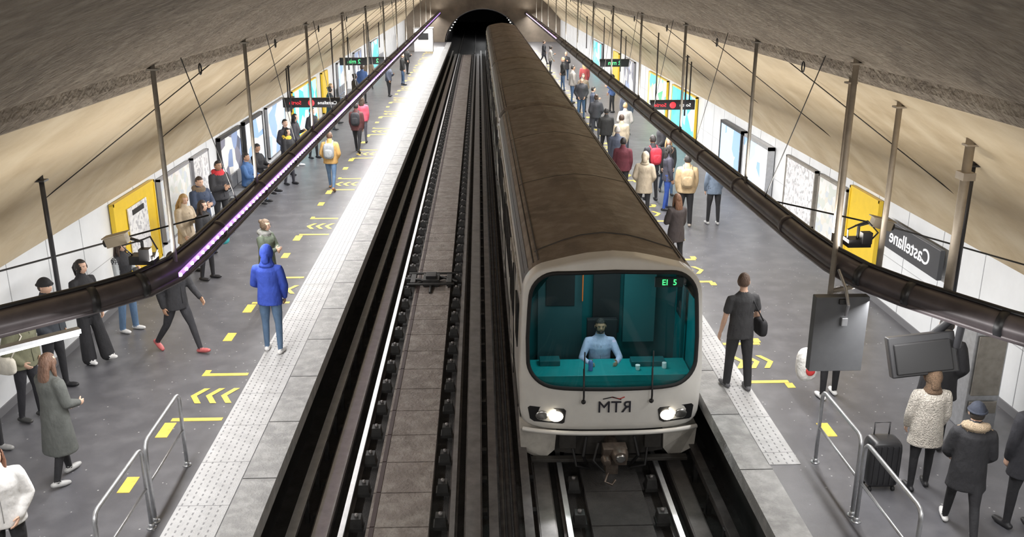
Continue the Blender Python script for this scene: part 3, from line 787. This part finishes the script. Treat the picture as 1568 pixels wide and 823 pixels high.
def build_head(mb,c,R,k,skin,hair,style,hat=None,hood=None,beard=False,fur=None,glasses=False,cap=None):
    S=skinm(skin); Hm=hairm(hair)
    W=lambda p:Vector(c)+R@(Vector(p)*k)
    shell(mb,c,R,k,0.,None,S,36,28)
    for s in (-1,1):
        mb.ell(W((s*.029,-.078,.008)),(.0125*k,.009*k,.0065*k),m_eyew,R,8,6); mb.ell(W((s*.029,-.0855,.008)),(.0062*k,.004*k,.0060*k),m_iris,R,8,6)
        mb.tube([W((s*.015,-.092,.026)),W((s*.030,-.091,.031)),W((s*.045,-.080,.026))],.0035*k,Hm,6)
        mb.ell(W((s*.080,.006,-.005)),(.010*k,.018*k,.030*k),S,R,8,6)
    mb.tube([W((-.022,-.086,-.055)),W((0,-.095,-.054)),W((.022,-.086,-.055))],[.002*k,.005*k,.002*k],m_lip,6)
    if glasses:
        for s in (-1,1):
            mb.tube([W((s*.03+.022*math.cos(t),-.100,.008+.018*math.sin(t))) for t in [2*PI*i/10 for i in range(11)]],.0025*k,m_blk,5)
            mb.tube([W((s*.052,-.10,.012)),W((s*.08,0,.012))],.0025*k,m_blk,5)
    def kshort(d):
        if d[1]<-.12 and d[2]<.60-.10*abs(d[0]): return False
        if d[1]<.22 and d[2]<.10: return False
        return d[2]>-.42
    def klong(d): return not((d[1]<-.30 and d[2]<.62 and abs(d[0])<.80) or d[2]<-.75)
    if hood is None:
        if style=='short': shell(mb,c,R,k,.009,kshort,Hm,40,30)
        else: shell(mb,c,R,k,.013,klong,Hm,36,28)
        if style=='long':
            mb.tube([W((0,.045,.02)),W((0,.072,-.08)),W((0,.090,-.18)),W((0,.095,-.30)),W((0,.09,-.36))],[.085*k,.092*k,.095*k,.075*k,.04*k],Hm,12,.50,(1,0,0),round_=True)
            for s in (-1,1): mb.tube([W((s*.070,-.01,.03)),W((s*.085,-.005,-.09)),W((s*.085,-.02,-.20))],[.026*k,.03*k,.015*k],Hm,8,round_=True)
        if style=='bun': mb.ell(W((0,.095,.075)),(.045*k,.042*k,.042*k),Hm,R)
        if style=='pony': mb.tube([W((0,.10,.05)),W((0,.135,-.02)),W((0,.125,-.15))],[.025*k,.032*k,.012*k],Hm,8,round_=True)
    if beard:
        Bm=hairm((.035,.025,.02)); shell(mb,c,R,k,.005,lambda d:d[2]<-.42 and d[1]<.15 and d[2]>-.97 and not(abs(d[0])<.27 and d[2]>-.56 and d[1]<0),Bm,44,36)
        for s in (-1,1): shell(mb,c,R,k,.004,lambda d:.78<s*d[0] and -.5<d[2]<.05 and d[1]<-.02,Bm,44,36)
        mb.tube([W((-.026,-.088,-.045)),W((0,-.103,-.038)),W((.026,-.088,-.045))],.0045*k,Bm,6)
    if hat is not None:
        shell(mb,c,R,k,.022,lambda d:d[2]>.22,fabric(hat))
        rg=[]
        for i in range(21):
            t=2*PI*i/20; rg.append(Vector(c)+R@(head_pt((math.sin(t)*.96,-math.cos(t)*.96,.24),.022)*k))
        mb.tube(rg,.014*k,fabric(hat),8)
    if cap is not None:
        shell(mb,c,R,k,.018,lambda d:d[2]>.30,fabric(cap)); mb.ell(W((0,-.115,.055)),(.07*k,.07*k,.008*k),fabric(cap),R)
    if hood is not None:
        F=furm(hood) if fur else fabric(hood)
        op=lambda d:not(d[1]<-.40 and -.72<d[2]<.60 and abs(d[0])<.78)
        shell(mb,c,R,k,.026,lambda d:op(d) and d[2]>-.95,F)
        mb.tube([W((0,.01,-.06)),W((0,.02,-.12)),W((0,.025,-.17)),W((0,.025,-.20))],[.088*k,.094*k,.118*k,.128*k],F,16,.82,(1,0,0))
        mb.tube([W((0,.055,.05)),W((0,.095,.0)),W((0,.095,-.10))],[.06*k,.055*k,.06*k],F,12,.7,(1,0,0),round_=True)
        if fur:
            rg=[]
            for i in range(19):
                t=2*PI*i/18; rg.append(W((.082*math.sin(t),-.075-.012*math.cos(t),.0+.105*math.cos(t))))
            mb.tube(rg,.026*k,furm(fur),9)

def build_hand(mb,wrist,d,n0,k,skin,side,curl=.35):
    """palm with four unequal fingers and a thumb"""
    S=skinm(skin); d=d.normalized(); n=(n0-d*n0.dot(d)).normalized(); w=(n.cross(d))*side; w.normalize()
    W=Vector(wrist)
    mb.tube([W-d*.02*k,W+d*.012*k,W+d*.045*k,W+d*.088*k],[.024*k,.032*k,.042*k,.038*k],S,10,.42,tuple(w),round_=True)
    for i,(off,ln) in enumerate(((.030,.068),(.010,.078),(-.010,.072),(-.029,.056))):
        b=W+d*.085*k+w*off*k; a=curl*.5; p=[b]; cur=b
        for q,fr in enumerate((.45,.32,.23)):
            dd=(d*math.cos(a)+n*math.sin(a)); cur=cur+dd*ln*fr*k; p.append(cur); a+=curl
        mb.tube(p,[.0092*k,.0086*k,.0078*k,.0062*k],S,7,round_=True)
    b=W+d*.028*k+w*.030*k; t1=b+(d*.55+w*.65+n*.35).normalized()*.038*k; t2=t1+(d*.9+w*.2+n*.45).normalized()*.030*k
    mb.tube([b,t1,t2],[.013*k,.0105*k,.0085*k],S,7,round_=True)

def person(name,x,y,yaw,h=1.72,top=(.1,.1,.1),bottom=(.03,.03,.04),shoe=(.05,.05,.05),skin=SK1,hair=H_BR,style='short',
           cloth='jacket',wide=1.,leg='slim',legs=((4,3,4),(-4,3,4)),arms=((4,8,12,6),(4,8,12,6)),lean=0.,hy=0.,hp=0.,
           hat=None,hood=None,fur=None,furneck=None,beard=False,glasses=False,cap=None,pack=None,bag=None,bagcol=(.02,.02,.02),seatz=None,
           scarf=None,accent=None,zoff=0.,voxel=None,topmat=None):
    k=h/1.74; rad=math.radians
    if voxel is None: voxel=.012 if y<20 else (.017 if y<32 else .024)
    t={'tee':.008,'shirt':.012,'hoodie':.020,'jacket':.026,'puffer':.045,'coat':.034,'longcoat':.036,'vest':.03}[cloth]
    hem={'tee':-.13,'shirt':-.10,'hoodie':-.12,'jacket':-.12,'puffer':-.10,'coat':-.26,'longcoat':-.50,'vest':-.1}[cloth]
    lr={'slim':(.088,.080,.058,.054,.040),'reg':(.094,.086,.068,.063,.055),'wide':(.10,.098,.095,.105,.115)}[leg]
    SV=[];SF=[];LAB=[]
    def addr(rings,lab):
        n=len(rings[0]); o=len(SV)
        for r in rings:
            for p in r: SV.append(Vector(p)); LAB.append(lab)
        for i in range(len(rings)-1):
            for j in range(n):
                q=(j+1)%n; SF.append((o+i*n+j,o+i*n+q,o+(i+1)*n+q,o+(i+1)*n+j))
        SF.append(tuple(o+j for j in reversed(range(n)))); SF.append(tuple(o+(len(rings)-1)*n+j for j in range(n)))
    def tb(pts,rs,lab,flat=1.,ref=None,seg=14):
        P,Rr=resample([Vector(p)*k for p in pts],[q*k for q in rs],.025)
        addr(tube_rings(P,Rr,seg,flat,ref,True),lab)
    J=[]
    for s,(f,o,kn) in zip((1,-1),legs):
        f,o,kn=rad(f),rad(o),rad(kn)
        th=Vector((s*math.sin(o),-math.sin(f)*math.cos(o),-math.cos(f)*math.cos(o)))
        sh=Vector((s*math.sin(o)*.4,-math.sin(f-kn),-math.cos(f-kn))).normalized()
        J.append((s,th,sh,f-kn))
    hz=max(-(th.z*.43+sh.z*.42) for s,th,sh,a in J)+.08
    if seatz is not None: hz=seatz+.10
    L=rad(lean)
    def TT(p): return Vector((p[0],p[1]*math.cos(L)-p[2]*math.sin(L),hz+p[2]*math.cos(L)+p[1]*math.sin(L)))
    for s,th,sh,a in J:
        hip=Vector((s*.088,0,hz-.01)); kn=hip+th*.43; an=kn+sh*.42
        tb([hip-Vector((0,0,-.04)),hip+th*.08,hip+th*.25,kn,kn+sh*.13,kn+sh*.28,an-sh*.01],[lr[0],lr[0],lr[1],lr[2],lr[3],(lr[3]+lr[4])/2,lr[4]],1)
        pitch=max(-.9,min(.5,a*.8)) if a<-.15 else (a*.5 if a>.2 else 0)
        fd=Vector((s*.12,-math.cos(pitch),math.sin(pitch))).normalized(); up=Vector((0,0,1)); up=(up-fd*up.dot(fd)).normalized()
        hl=an-up*.035-fd*.045
        tb([an-up*.01,an-up*.03],[.038,.042],3)
        tb([hl,hl+fd*.07,hl+fd*.15,hl+fd*.205],[.040,.044,.046,.034],3,.85,tuple(up.cross(fd)))
    def er(z,rx,ry,yo=0.,n=24): return [TT((rx*math.cos(2*PI*j/n),yo+ry*math.sin(2*PI*j/n),z))*k for j in range(n)]
    def dense(rs):
        out=[]
        for i in range(len(rs)-1):
            m=max(1,int(abs(rs[i+1][0]-rs[i][0])/.025))
            for q in range(m):
                u=q/m; out.append(tuple(rs[i][b]*(1-u)+rs[i+1][b]*u for b in range(4)))
        out.append(rs[-1]); return [er(*r) for r in out]
    addr(dense([(-.09,.10*wide,.09,0),(-.04,.165*wide,.115,0),(.04,.160*wide,.110,0),(.12,.13*wide,.09,0)]),1)
    fem=wide<.97
    ww=.128 if fem else .145
    rs=[]
    if hem<-.3: rs+=[(hem,.215*wide+t,.165+t,0),(hem+.1,.205*wide+t,.155+t,0)]
    if hem<-.2: rs+=[(max(hem,-.25),.195*wide+t,.135+t,0)]
    rs+=[(-.125 if hem<-.2 else hem,.178*wide+t,.122+t,0),(0,.170*wide+t,.115+t,0),(.12,(ww+.012)*wide+t,.105+t,0),(.24,(ww+.010)*wide+t,.105+t,-.005),(.36,.165*wide+t,.118+t,-.012),
         (.43,.168*wide+t*.9,.110+t*.9,-.005),(.475,.145*wide+t*.7,.092+t*.6,0),(.51,.112*wide+t*.5,.078+t*.4,0),(.54,.078+t*.3,.068+t*.3,0),(.555,.064+t*.3,.060+t*.3,0)]
    if seatz is not None: rs=[r for r in rs if r[0]>-.07]; rs=[(-.06,.178*wide+t,.122+t,0)]+rs
    addr(dense(rs),0)
    nk0=TT((0,.005,.50)); nk1=TT((0,-.012,.64))
    P,Rr=resample([nk0*k,nk1*k],[.056*k,.050*k],.02); addr(tube_rings(P,Rr,14),2)
    if cloth in('jacket','coat','longcoat','puffer','hoodie','vest','shirt'):
        tb([TT((0,.005,.52)),TT((0,.0,.575))],[.076+t*.3,.068+t*.2],0)
    if cloth=='hoodie' and hood is None: tb([TT((-.07,.07,.54)),TT((0,.10,.53)),TT((.07,.07,.54))],[.04,.055,.04],0)
    if furneck or scarf is not None:
        pts=[TT((.110*math.sin(q),.02-.085*math.cos(q),.545+(.02 if math.cos(q)<0 else -.015))) for q in [2*PI*i/14 for i in range(15)]]
        tb(pts,[.05]*15,4)
    hands=[]
    for s,(f,o,e,inw) in zip((1,-1),arms):
        f,o,e,inw=rad(f),rad(o),rad(e),rad(inw)
        sh=TT((s*(.166*wide+.012),0,.450))
        ua=Vector((s*math.sin(o),-math.sin(f)*math.cos(o),-math.cos(f)*math.cos(o)))
        fa=Vector((-s*math.sin(inw),-math.sin(f+e)*math.cos(inw),-math.cos(f+e)*math.cos(inw)))
        el=sh+ua*.285; wr=el+fa*.245
        if cloth=='tee':
            tb([TT((s*.09,0,.455)),sh,sh+ua*.10,sh+ua*.17],[.056,.060,.060,.060],0)
            tb([sh+ua*.14,el,el+fa*.07,wr],[.042,.036,.038,.025],2)
        elif cloth=='vest':
            tb([TT((s*.09,0,.455)),sh],[.06,.066],0); tb([sh,sh+ua*.10,el,el+fa*.07,wr-fa*.01],[.055,.052,.043,.043,.034],4)
        else:
            q=t*.62
            tb([TT((s*.09,0,.455)),sh,sh+ua*.12,el,el+fa*.08,wr-fa*.005],[.056+q*.6,.058+q,.053+q,.043+q,.041+q,.030+q*.75],0)
        hands.append((wr*k,fa,s))
    me=bpy.data.meshes.new('tmp'); me.from_pydata([tuple(p) for p in SV],[],SF); ob=bpy.data.objects.new('tmp',me); scene.collection.objects.link(ob)
    md=ob.modifiers.new('r','REMESH'); md.mode='VOXEL'; md.voxel_size=voxel
    sm=ob.modifiers.new('s','SMOOTH'); sm.factor=.5; sm.iterations=3
    dg=bpy.context.evaluated_depsgraph_get(); ev=ob.evaluated_get(dg); rm=ev.to_mesh()
    rv=[v.co.copy() for v in rm.vertices]; rp=[tuple(p.vertices) for p in rm.polygons]
    bv=BVHTree.FromPolygons(rv,rp)
    kd=kdtree.KDTree(len(SV)); thr=-max(.0085,voxel*.6)
    for i,p in enumerate(SV):
        co,no,_,_=bv.find_nearest(p)
        if co is not None and (p-co).dot(no)<thr: continue
        kd.insert(p,i)
    kd.balance()
    mb=MB(); mats=[topmat or fabric(top),fabric(bottom),skinm(skin),shoem(shoe),(furm(furneck) if furneck else fabric(scarf if scarf is not None else (accent or (.3,.3,.3))))]
    for m in mats: mb.mats.append(m)
    mb.v=[tuple(v) for v in rv]
    for q,p in zip(rp,rm.polygons):
        lab=LAB[kd.find(p.center)[1]]
        mb.f.append(q); mb.m.append(lab); mb.sm.append(True)
    ev.to_mesh_clear(); bpy.data.objects.remove(ob); bpy.data.meshes.remove(me)
    for wr,fa,s in hands: build_hand(mb,wr,fa,Vector((-s,0,0)),k,skin,s)
    hc=(TT((0,-.022,.695)))*k
    R=(Matrix.Rotation(rad(hy),3,'Z')@Matrix.Rotation(rad(-hp)+L*.4,3,'X'))
    build_head(mb,hc,R,k,skin,hair,style,hat,hood,beard,fur,glasses,cap)
    if cloth in ('jacket','coat','longcoat','puffer','shirt') and pack is None:
        zl=M('zip_line',tuple(c*.35 for c in top),.5)
        pts=[TT((0,-(.105+t)-.003-(.012 if z>.3 else 0)-(.012 if z<.05 else 0),z))*k for z in (max(hem,-.05)*.4,0,.12,.24,.36,.42)]
        mb.tube(pts,.004*k,zl,5)
    if pack is not None:
        F=fabric(pack); c=TT((0,.115+t+.065,.29))*k
        RL=Matrix.Rotation(L,3,'X')
        mb.ell(c,(.155*k,.085*k,.225*k),F,RL,16,12,.55); mb.ell(c+Vector((0,.075*k,-.06*k)),(.12*k,.04*k,.12*k),F,RL,14,10,.6)
        for s in (-1,1):
            mb.tube([TT((s*.09,.13+t,.44))*k,TT((s*.095,.02,.52+t))*k,TT((s*.10,-.115-t,.42))*k,TT((s*.12,-.11-t,.25))*k,TT((s*.17,.03,.14))*k],.018*k,F,6)
    if bag=='hand':
        wr,fa,s=hands[0]; c=wr+fa*.12*k+Vector((0,0,-.26*k)); F=fabric(bagcol)
        mb.ell(c,(.07*k,.19*k,.17*k),F,None,14,10,.6)
        mb.tube([c+Vector((0,-.09*k,.15*k)),c+Vector((0,-.04*k,.26*k)),c+Vector((0,.04*k,.26*k)),c+Vector((0,.09*k,.15*k))],.008*k,F,6)
    if bag in('side','sideL'):
        s=1 if bag=='side' else -1; F=fabric(bagcol); c=TT((s*(.21*wide+t+.05),.03,.02))*k
        mb.ell(c,(.06*k,.16*k,.13*k),F,None,14,10,.6)
        mb.tube([c+Vector((0,-.1*k,.1*k)),TT((s*.13,-.10-t,.40))*k,TT((s*.10,0,.51+t))*k,TT((s*.13,.10+t,.40))*k,c+Vector((0,.1*k,.1*k))],.010*k,F,6)
    zmin=min(v[2] for v in mb.v) if seatz is None else 0.
    a=rad(yaw)
    ob=mb.build(name)
    ob.data.transform(Matrix.Translation((0,0,-zmin+(.001 if seatz is None else 0)))); ob.location=(x,y,zoff); ob.rotation_euler=(0,0,a)
    return ob

W='wide'
BLK=(.018,.018,.021); WHT=(.75,.75,.75); DEN=(.06,.11,.20); DEN2=(.10,.17,.28)
stand=((3,3,3),(-3,3,3)); walk=((22,2,6),(-20,2,14)); lw=((-3,4,2),(8,3,6))
fold=((18,14,75,50),(18,14,85,50)); pocket=((-8,16,45,25),(-8,16,45,25)); phone=((14,10,100,30),(8,8,20,5)); phone2=((15,8,105,35),(15,8,100,35))
# left platform
person('man_in_blue_hoodie',-3.42,14.0,176,1.80,(.035,.075,.42),DEN2,WHT,SK2,H_BK,cloth='hoodie',hood=(.035,.075,.42),leg='slim',legs=((6,3,6),(-4,4,4)),arms=((12,16,50,25),(4,14,20,10)))
person('man_in_black_walking',-4.93,14.05,60,1.76,BLK,(.03,.03,.035),(.5,.12,.12),SK2,H_BK,legs=((24,2,6),(-22,2,16)),arms=((26,10,25,5),(-18,12,25,5)))
person('woman_in_grey_long_coat',-5.12,10.05,150,1.66,(.085,.09,.085),BLK,(.4,.4,.4),SK1,(.13,.07,.045),'long','longcoat',.94,legs=((12,2,4),(-10,2,6)),arms=((10,8,40,10),(8,8,60,20)))
person('person_in_olive_jacket',-6.25,11.7,75,1.70,(.14,.14,.09),(.02,.02,.025),(.05,.05,.05),cloth='puffer',arms=pocket,bag='sideL',bagcol=(.6,.57,.5),hy=20)
person('woman_in_black_leaning',-6.22,13.7,62,1.68,BLK,BLK,WHT,SK1,H_BK,'pony','jacket',.94,W,legs=((14,3,0),(4,3,0)),arms=((8,6,20,10),(10,8,90,30)),hy=10)
person('woman_in_jeans_and_vest',-6.1,15.0,70,1.66,BLK,DEN2,WHT,SK1,(.05,.03,.02),'long','vest',.94,'reg',legs=stand,arms=phone,accent=(.35,.37,.38))
person('man_in_dark_cap',-6.30,12.65,80,1.74,(.03,.035,.045),BLK,BLK,hat=BLK,cloth='puffer',arms=pocket)
person('person_in_dark_jacket',-6.35,10.75,70,1.72,(.04,.04,.045),BLK,(.3,.3,.3),hair=H_BR,arms=pocket)
person('person_in_white_jacket',-4.70,7.95,25,1.62,(.62,.61,.60),BLK,BLK,SK1,(.16,.07,.04),'long','puffer',.96,arms=pocket,hy=20)
person('woman_in_beige_coat',-6.05,18.3,60,1.66,(.44,.36,.26),(.03,.03,.035),BLK,SK1,H_BL,'long','coat',.94,arms=phone,hp=-20)
person('man_in_dark_parka',-6.1,19.6,55,1.74,(.035,.05,.09),BLK,BLK,SK1,H_BR,cloth='puffer',furneck=(.30,.22,.15),arms=fold,hp=-10)
person('woman_in_black_coat',-5.53,17.8,75,1.64,BLK,BLK,BLK,SK1,(.04,.025,.02),'long','coat',.94,arms=phone,bag='hand',bagcol=(.05,.35,.38))
person('man_in_black_and_red_jacket',-6.15,21.3,50,1.75,(.03,.03,.035),BLK,BLK,SK2,H_BK,cloth='puffer',arms=fold,scarf=(.5,.03,.04))
person('man_in_blue_jacket_seated',-6.26,24.3,75,1.74,(.05,.12,.28),DEN,BLK,SK2,H_BK,legs=((86,5,84),(86,5,84)),arms=((30,8,60,30),(30,8,60,30)),seatz=.46,cloth='jacket')
person('man_in_black_seated',-6.26,25.55,70,1.78,BLK,BLK,BLK,SK2,H_BK,legs=((86,5,84),(86,7,80)),arms=((30,8,60,30),(30,8,60,30)),seatz=.46,hp=-15)
person('person_in_black_with_yellow_scarf',-5.6,26.6,60,1.66,BLK,(.03,.03,.04),BLK,SK1,H_BK,'long','coat',.95,arms=phone,scarf=(.65,.45,.05))
person('man_in_dark_hooded_jacket',-5.9,27.8,50,1.74,(.03,.03,.04),BLK,BLK,arms=pocket,hair=H_BK)
person('woman_in_olive_parka',-3.98,16.35,70,1.62,(.09,.11,.08),BLK,BLK,SK1,(.12,.08,.05),'bun','coat',.98,arms=fold,glasses=True,hy=5,scarf=(.2,.2,.19))
person('woman_in_tan_jacket_with_backpack',-4.27,25.9,178,1.70,(.48,.29,.10),DEN2,(.35,.18,.08),SK1,(.09,.05,.03),'short','puffer',.97,'slim',legs=walk,pack=(.30,.32,.34),arms=pocket)
person('person_in_dark_jacket_with_backpack',-4.26,31.7,175,1.74,(.10,.035,.035),BLK,BLK,SK2,H_BK,legs=walk,pack=(.03,.03,.035))
person('woman_in_pink_jacket',-4.3,33.6,180,1.66,(.62,.10,.15),(.1,.1,.12),BLK,SK1,H_BR,'long','puffer',.95)
person('person_in_black_coat',-5.58,30.6,60,1.70,BLK,BLK,BLK,SK1,H_BK,'short','coat',.97,arms=pocket)
person('person_in_light_jeans',-5.9,29.3,80,1.68,(.05,.05,.06),(.3,.36,.42),WHT,SK1,H_BK,'long','jacket',.95,arms=phone)
rnd=random.Random(11)
far=[(-5.9,36.5,0),(-6.1,38,3),(-5.5,41,0),(-4.6,47,1),(-4.3,52,7),(-5.6,44.5,5),(-5.9,50,2),(-4.5,58,7)]
cols=[(.03,.03,.035),(.06,.07,.10),(.18,.14,.10),(.30,.28,.26),(.32,.06,.06),(.04,.08,.2),(.08,.09,.07),(.02,.02,.02),(.45,.43,.40)]
names={0:'commuter_in_black',1:'commuter_in_navy',2:'commuter_in_brown',3:'commuter_in_grey',4:'commuter_in_red',5:'commuter_in_blue',6:'commuter_in_olive',7:'commuter_in_black_coat',8:'commuter_in_cream'}
def farp(x,y,yaw,ci,lp=None):
    st=rnd.choice(['short','short','long','bun']); w=1. if st=='short' else .94
    person(names[ci],x,y,yaw,rnd.uniform(1.62,1.80),cols[ci],rnd.choice([BLK,DEN,(.05,.05,.06)]),BLK,rnd.choice([SK1,SK1,SK2]),rnd.choice([H_BK,H_BR,H_BL]),st,rnd.choice(['jacket','puffer','coat']),w,legs=lp or rnd.choice([stand,lw,walk]),arms=rnd.choice([pocket,phone,((4,8,12,6),(4,8,12,6))]))
for i,(x,y,ci) in enumerate(far): farp(x,y,rnd.choice([60,90,175,120]),ci)
# right platform
person('man_in_black_t_shirt',3.78,12.35,190,1.80,(.04,.04,.043),(.03,.03,.033),(.12,.12,.13),SK1,(.10,.06,.04),'short','tee',1.06,'reg',legs=((6,3,2),(-5,4,3)),arms=((2,12,15,-4),(6,16,60,25)),hy=-35,bag='sideL',bagcol=BLK)
person('man_in_tan_parka_with_backpack',4.99,21.6,172,1.76,(.46,.34,.20),BLK,(.4,.35,.3),SK2,H_BK,'short','puffer',1.,'reg',legs=stand,pack=(.40,.30,.18))
person('woman_in_denim_jacket',5.71,21.7,185,1.68,(.13,.17,.23),BLK,(.4,.4,.4),SK1,H_BK,'long','jacket',.95,legs=stand,arms=((4,10,20,6),(4,10,20,6)))
person('woman_with_long_brown_hair',4.02,18.1,200,1.62,(.05,.04,.04),BLK,BLK,SK1,(.13,.06,.03),'long','coat',.94,arms=phone)
person('person_in_beige_hooded_coat',4.10,22.4,165,1.68,(.38,.32,.24),BLK,BLK,SK1,H_BL,hood=(.38,.32,.24),cloth='coat',arms=pocket)
person('man_in_dark_jacket',4.64,24.3,195,1.78,(.03,.03,.035),BLK,BLK,SK2,H_BK,pack=(.45,.03,.05))
person('woman_in_blue_trousers',4.85,23.2,90,1.70,(.05,.05,.07),(.03,.08,.35),BLK,SK2,H_BK,'long','jacket',.95)
person('man_in_maroon_jacket',3.85,24.4,165,1.70,(.10,.02,.03),BLK,BLK,SK2,H_BK,cloth='puffer')
person('man_in_beige_jacket',4.45,28.7,180,1.74,(.45,.38,.28),DEN,WHT,SK1,H_BR,legs=walk)
person('man_with_grey_hair',3.95,26.2,170,1.72,(.06,.07,.10),BLK,BLK,SK1,H_GR)
for (x,y,ci) in ((4.3,39.1,0),(4.5,36.7,1),(4.2,30.4,7),(4.6,41.2,2),(5.0,31.5,8),(4.3,34,0),(5.6,35,1),(4.4,44,3),(5.2,46,4),(4.4,49,7),(5.0,54,0),(4.4,58,3),(5.9,41,5),(4.4,64,0),(5.2,25.0,7),(5.5,27.5,0)): farp(x,y,rnd.choice([0,180,160,100,-90]),ci)
person('woman_carrying_shopping_bag',5.05,12.0,185,1.70,(.03,.03,.035),BLK,WHT,SK2,H_BK,'long','coat',.96,arms=((4,10,10,0),(6,14,10,0)),legs=lw)
mb=MB(); mb.ell((4.66,11.95,.55),(.15,.12,.25),M('plastic_bag_white',(.8,.79,.76),.5,var=.1,bump=.6,bscale=12),None,14,10,.7); mb.ell((4.68,11.83,.50),(.07,.03,.08),M('bag_red',(.6,.05,.05),.5))
mb.tube([(4.62,11.95,.76),(4.78,11.93,.82),(4.70,11.95,.76)],.01,m_white,6); mb.build('plastic_shopping_bag')
person('woman_in_white_fluffy_coat',5.22,9.5,175,1.56,(.68,.63,.55),BLK,BLK,SK1,(.16,.08,.04),'long','coat',1.02,hood=(.25,.16,.10),fur=(.22,.13,.08),arms=((6,10,20,5),(4,10,20,5)),legs=lw,topmat=m_fluffy)
person('woman_in_black_coat_with_fur_hood',5.22,8.55,160,1.62,BLK,BLK,WHT,SK1,H_BK,'short','coat',.97,hat=(.02,.025,.04),furneck=(.62,.48,.33),arms=((10,14,40,15),(6,12,40,15)),legs=walk)
person('man_in_black_coat',5.85,10.55,150,1.80,BLK,BLK,BLK,SK1,H_BK,'short','coat',1.05,arms=pocket)
person('person_in_dark_coat',5.95,8.65,190,1.74,(.02,.02,.025),BLK,BLK,SK1,H_BK,'short','coat',1.05,cap=BLK)
mb=MB(); ms=M('suitcase_black',(.02,.02,.022),.35)
cx,cy=4.75,9.55
mb.ell((cx,cy,.36),(.20,.14,.31),ms,None,20,14,.35)
for i in range(5): mb.box((cx-.14+i*.07,cy-.142,.36),(.015,.012,.5),ms)
for a in (-.14,.14):
    for b in (-.09,.09): mb.tube([(cx+a-.015,cy+b,.03),(cx+a+.015,cy+b,.03)],.03,m_rubber,12)
mb.tube([(cx-.09,cy+.08,.6),(cx-.09,cy+.08,.82),(cx+.09,cy+.08,.82),(cx+.09,cy+.08,.6)],.010,m_blk,8); mb.build('rolling_suitcase')
# driver
dr=person('train_driver',TR-.06,YT+1.08,0,1.76,(.46,.47,.66),BLK,BLK,SK2,H_BK,'short','shirt',1.,beard=True,legs=((86,5,84),(86,5,84)),arms=((34,22,62,18),(34,22,62,18)),seatz=.02,zoff=.02,voxel=.011)
dr.parent=train

# ---------------------------------------------------------------- world, camera
w=bpy.data.worlds.new('World'); scene.world=w; w.use_nodes=True
w.node_tree.nodes['Background'].inputs[0].default_value=(.6,.65,.7,1); w.node_tree.nodes['Background'].inputs[1].default_value=.15
cam=bpy.data.cameras.new('camera'); co=bpy.data.objects.new('camera',cam); scene.collection.objects.link(co)
cam.sensor_width=36; cam.lens=36*1400/1568; cam.clip_end=400
th=math.atan(451/1400); ps=math.atan(51/math.hypot(1400,451))
co.location=(0,0,5.9); co.rotation_euler=(PI/2-th,0,-ps)
scene.camera=co
scene.view_settings.view_transform='Standard'
scene.view_settings.look='None'
scene.view_settings.exposure=.08
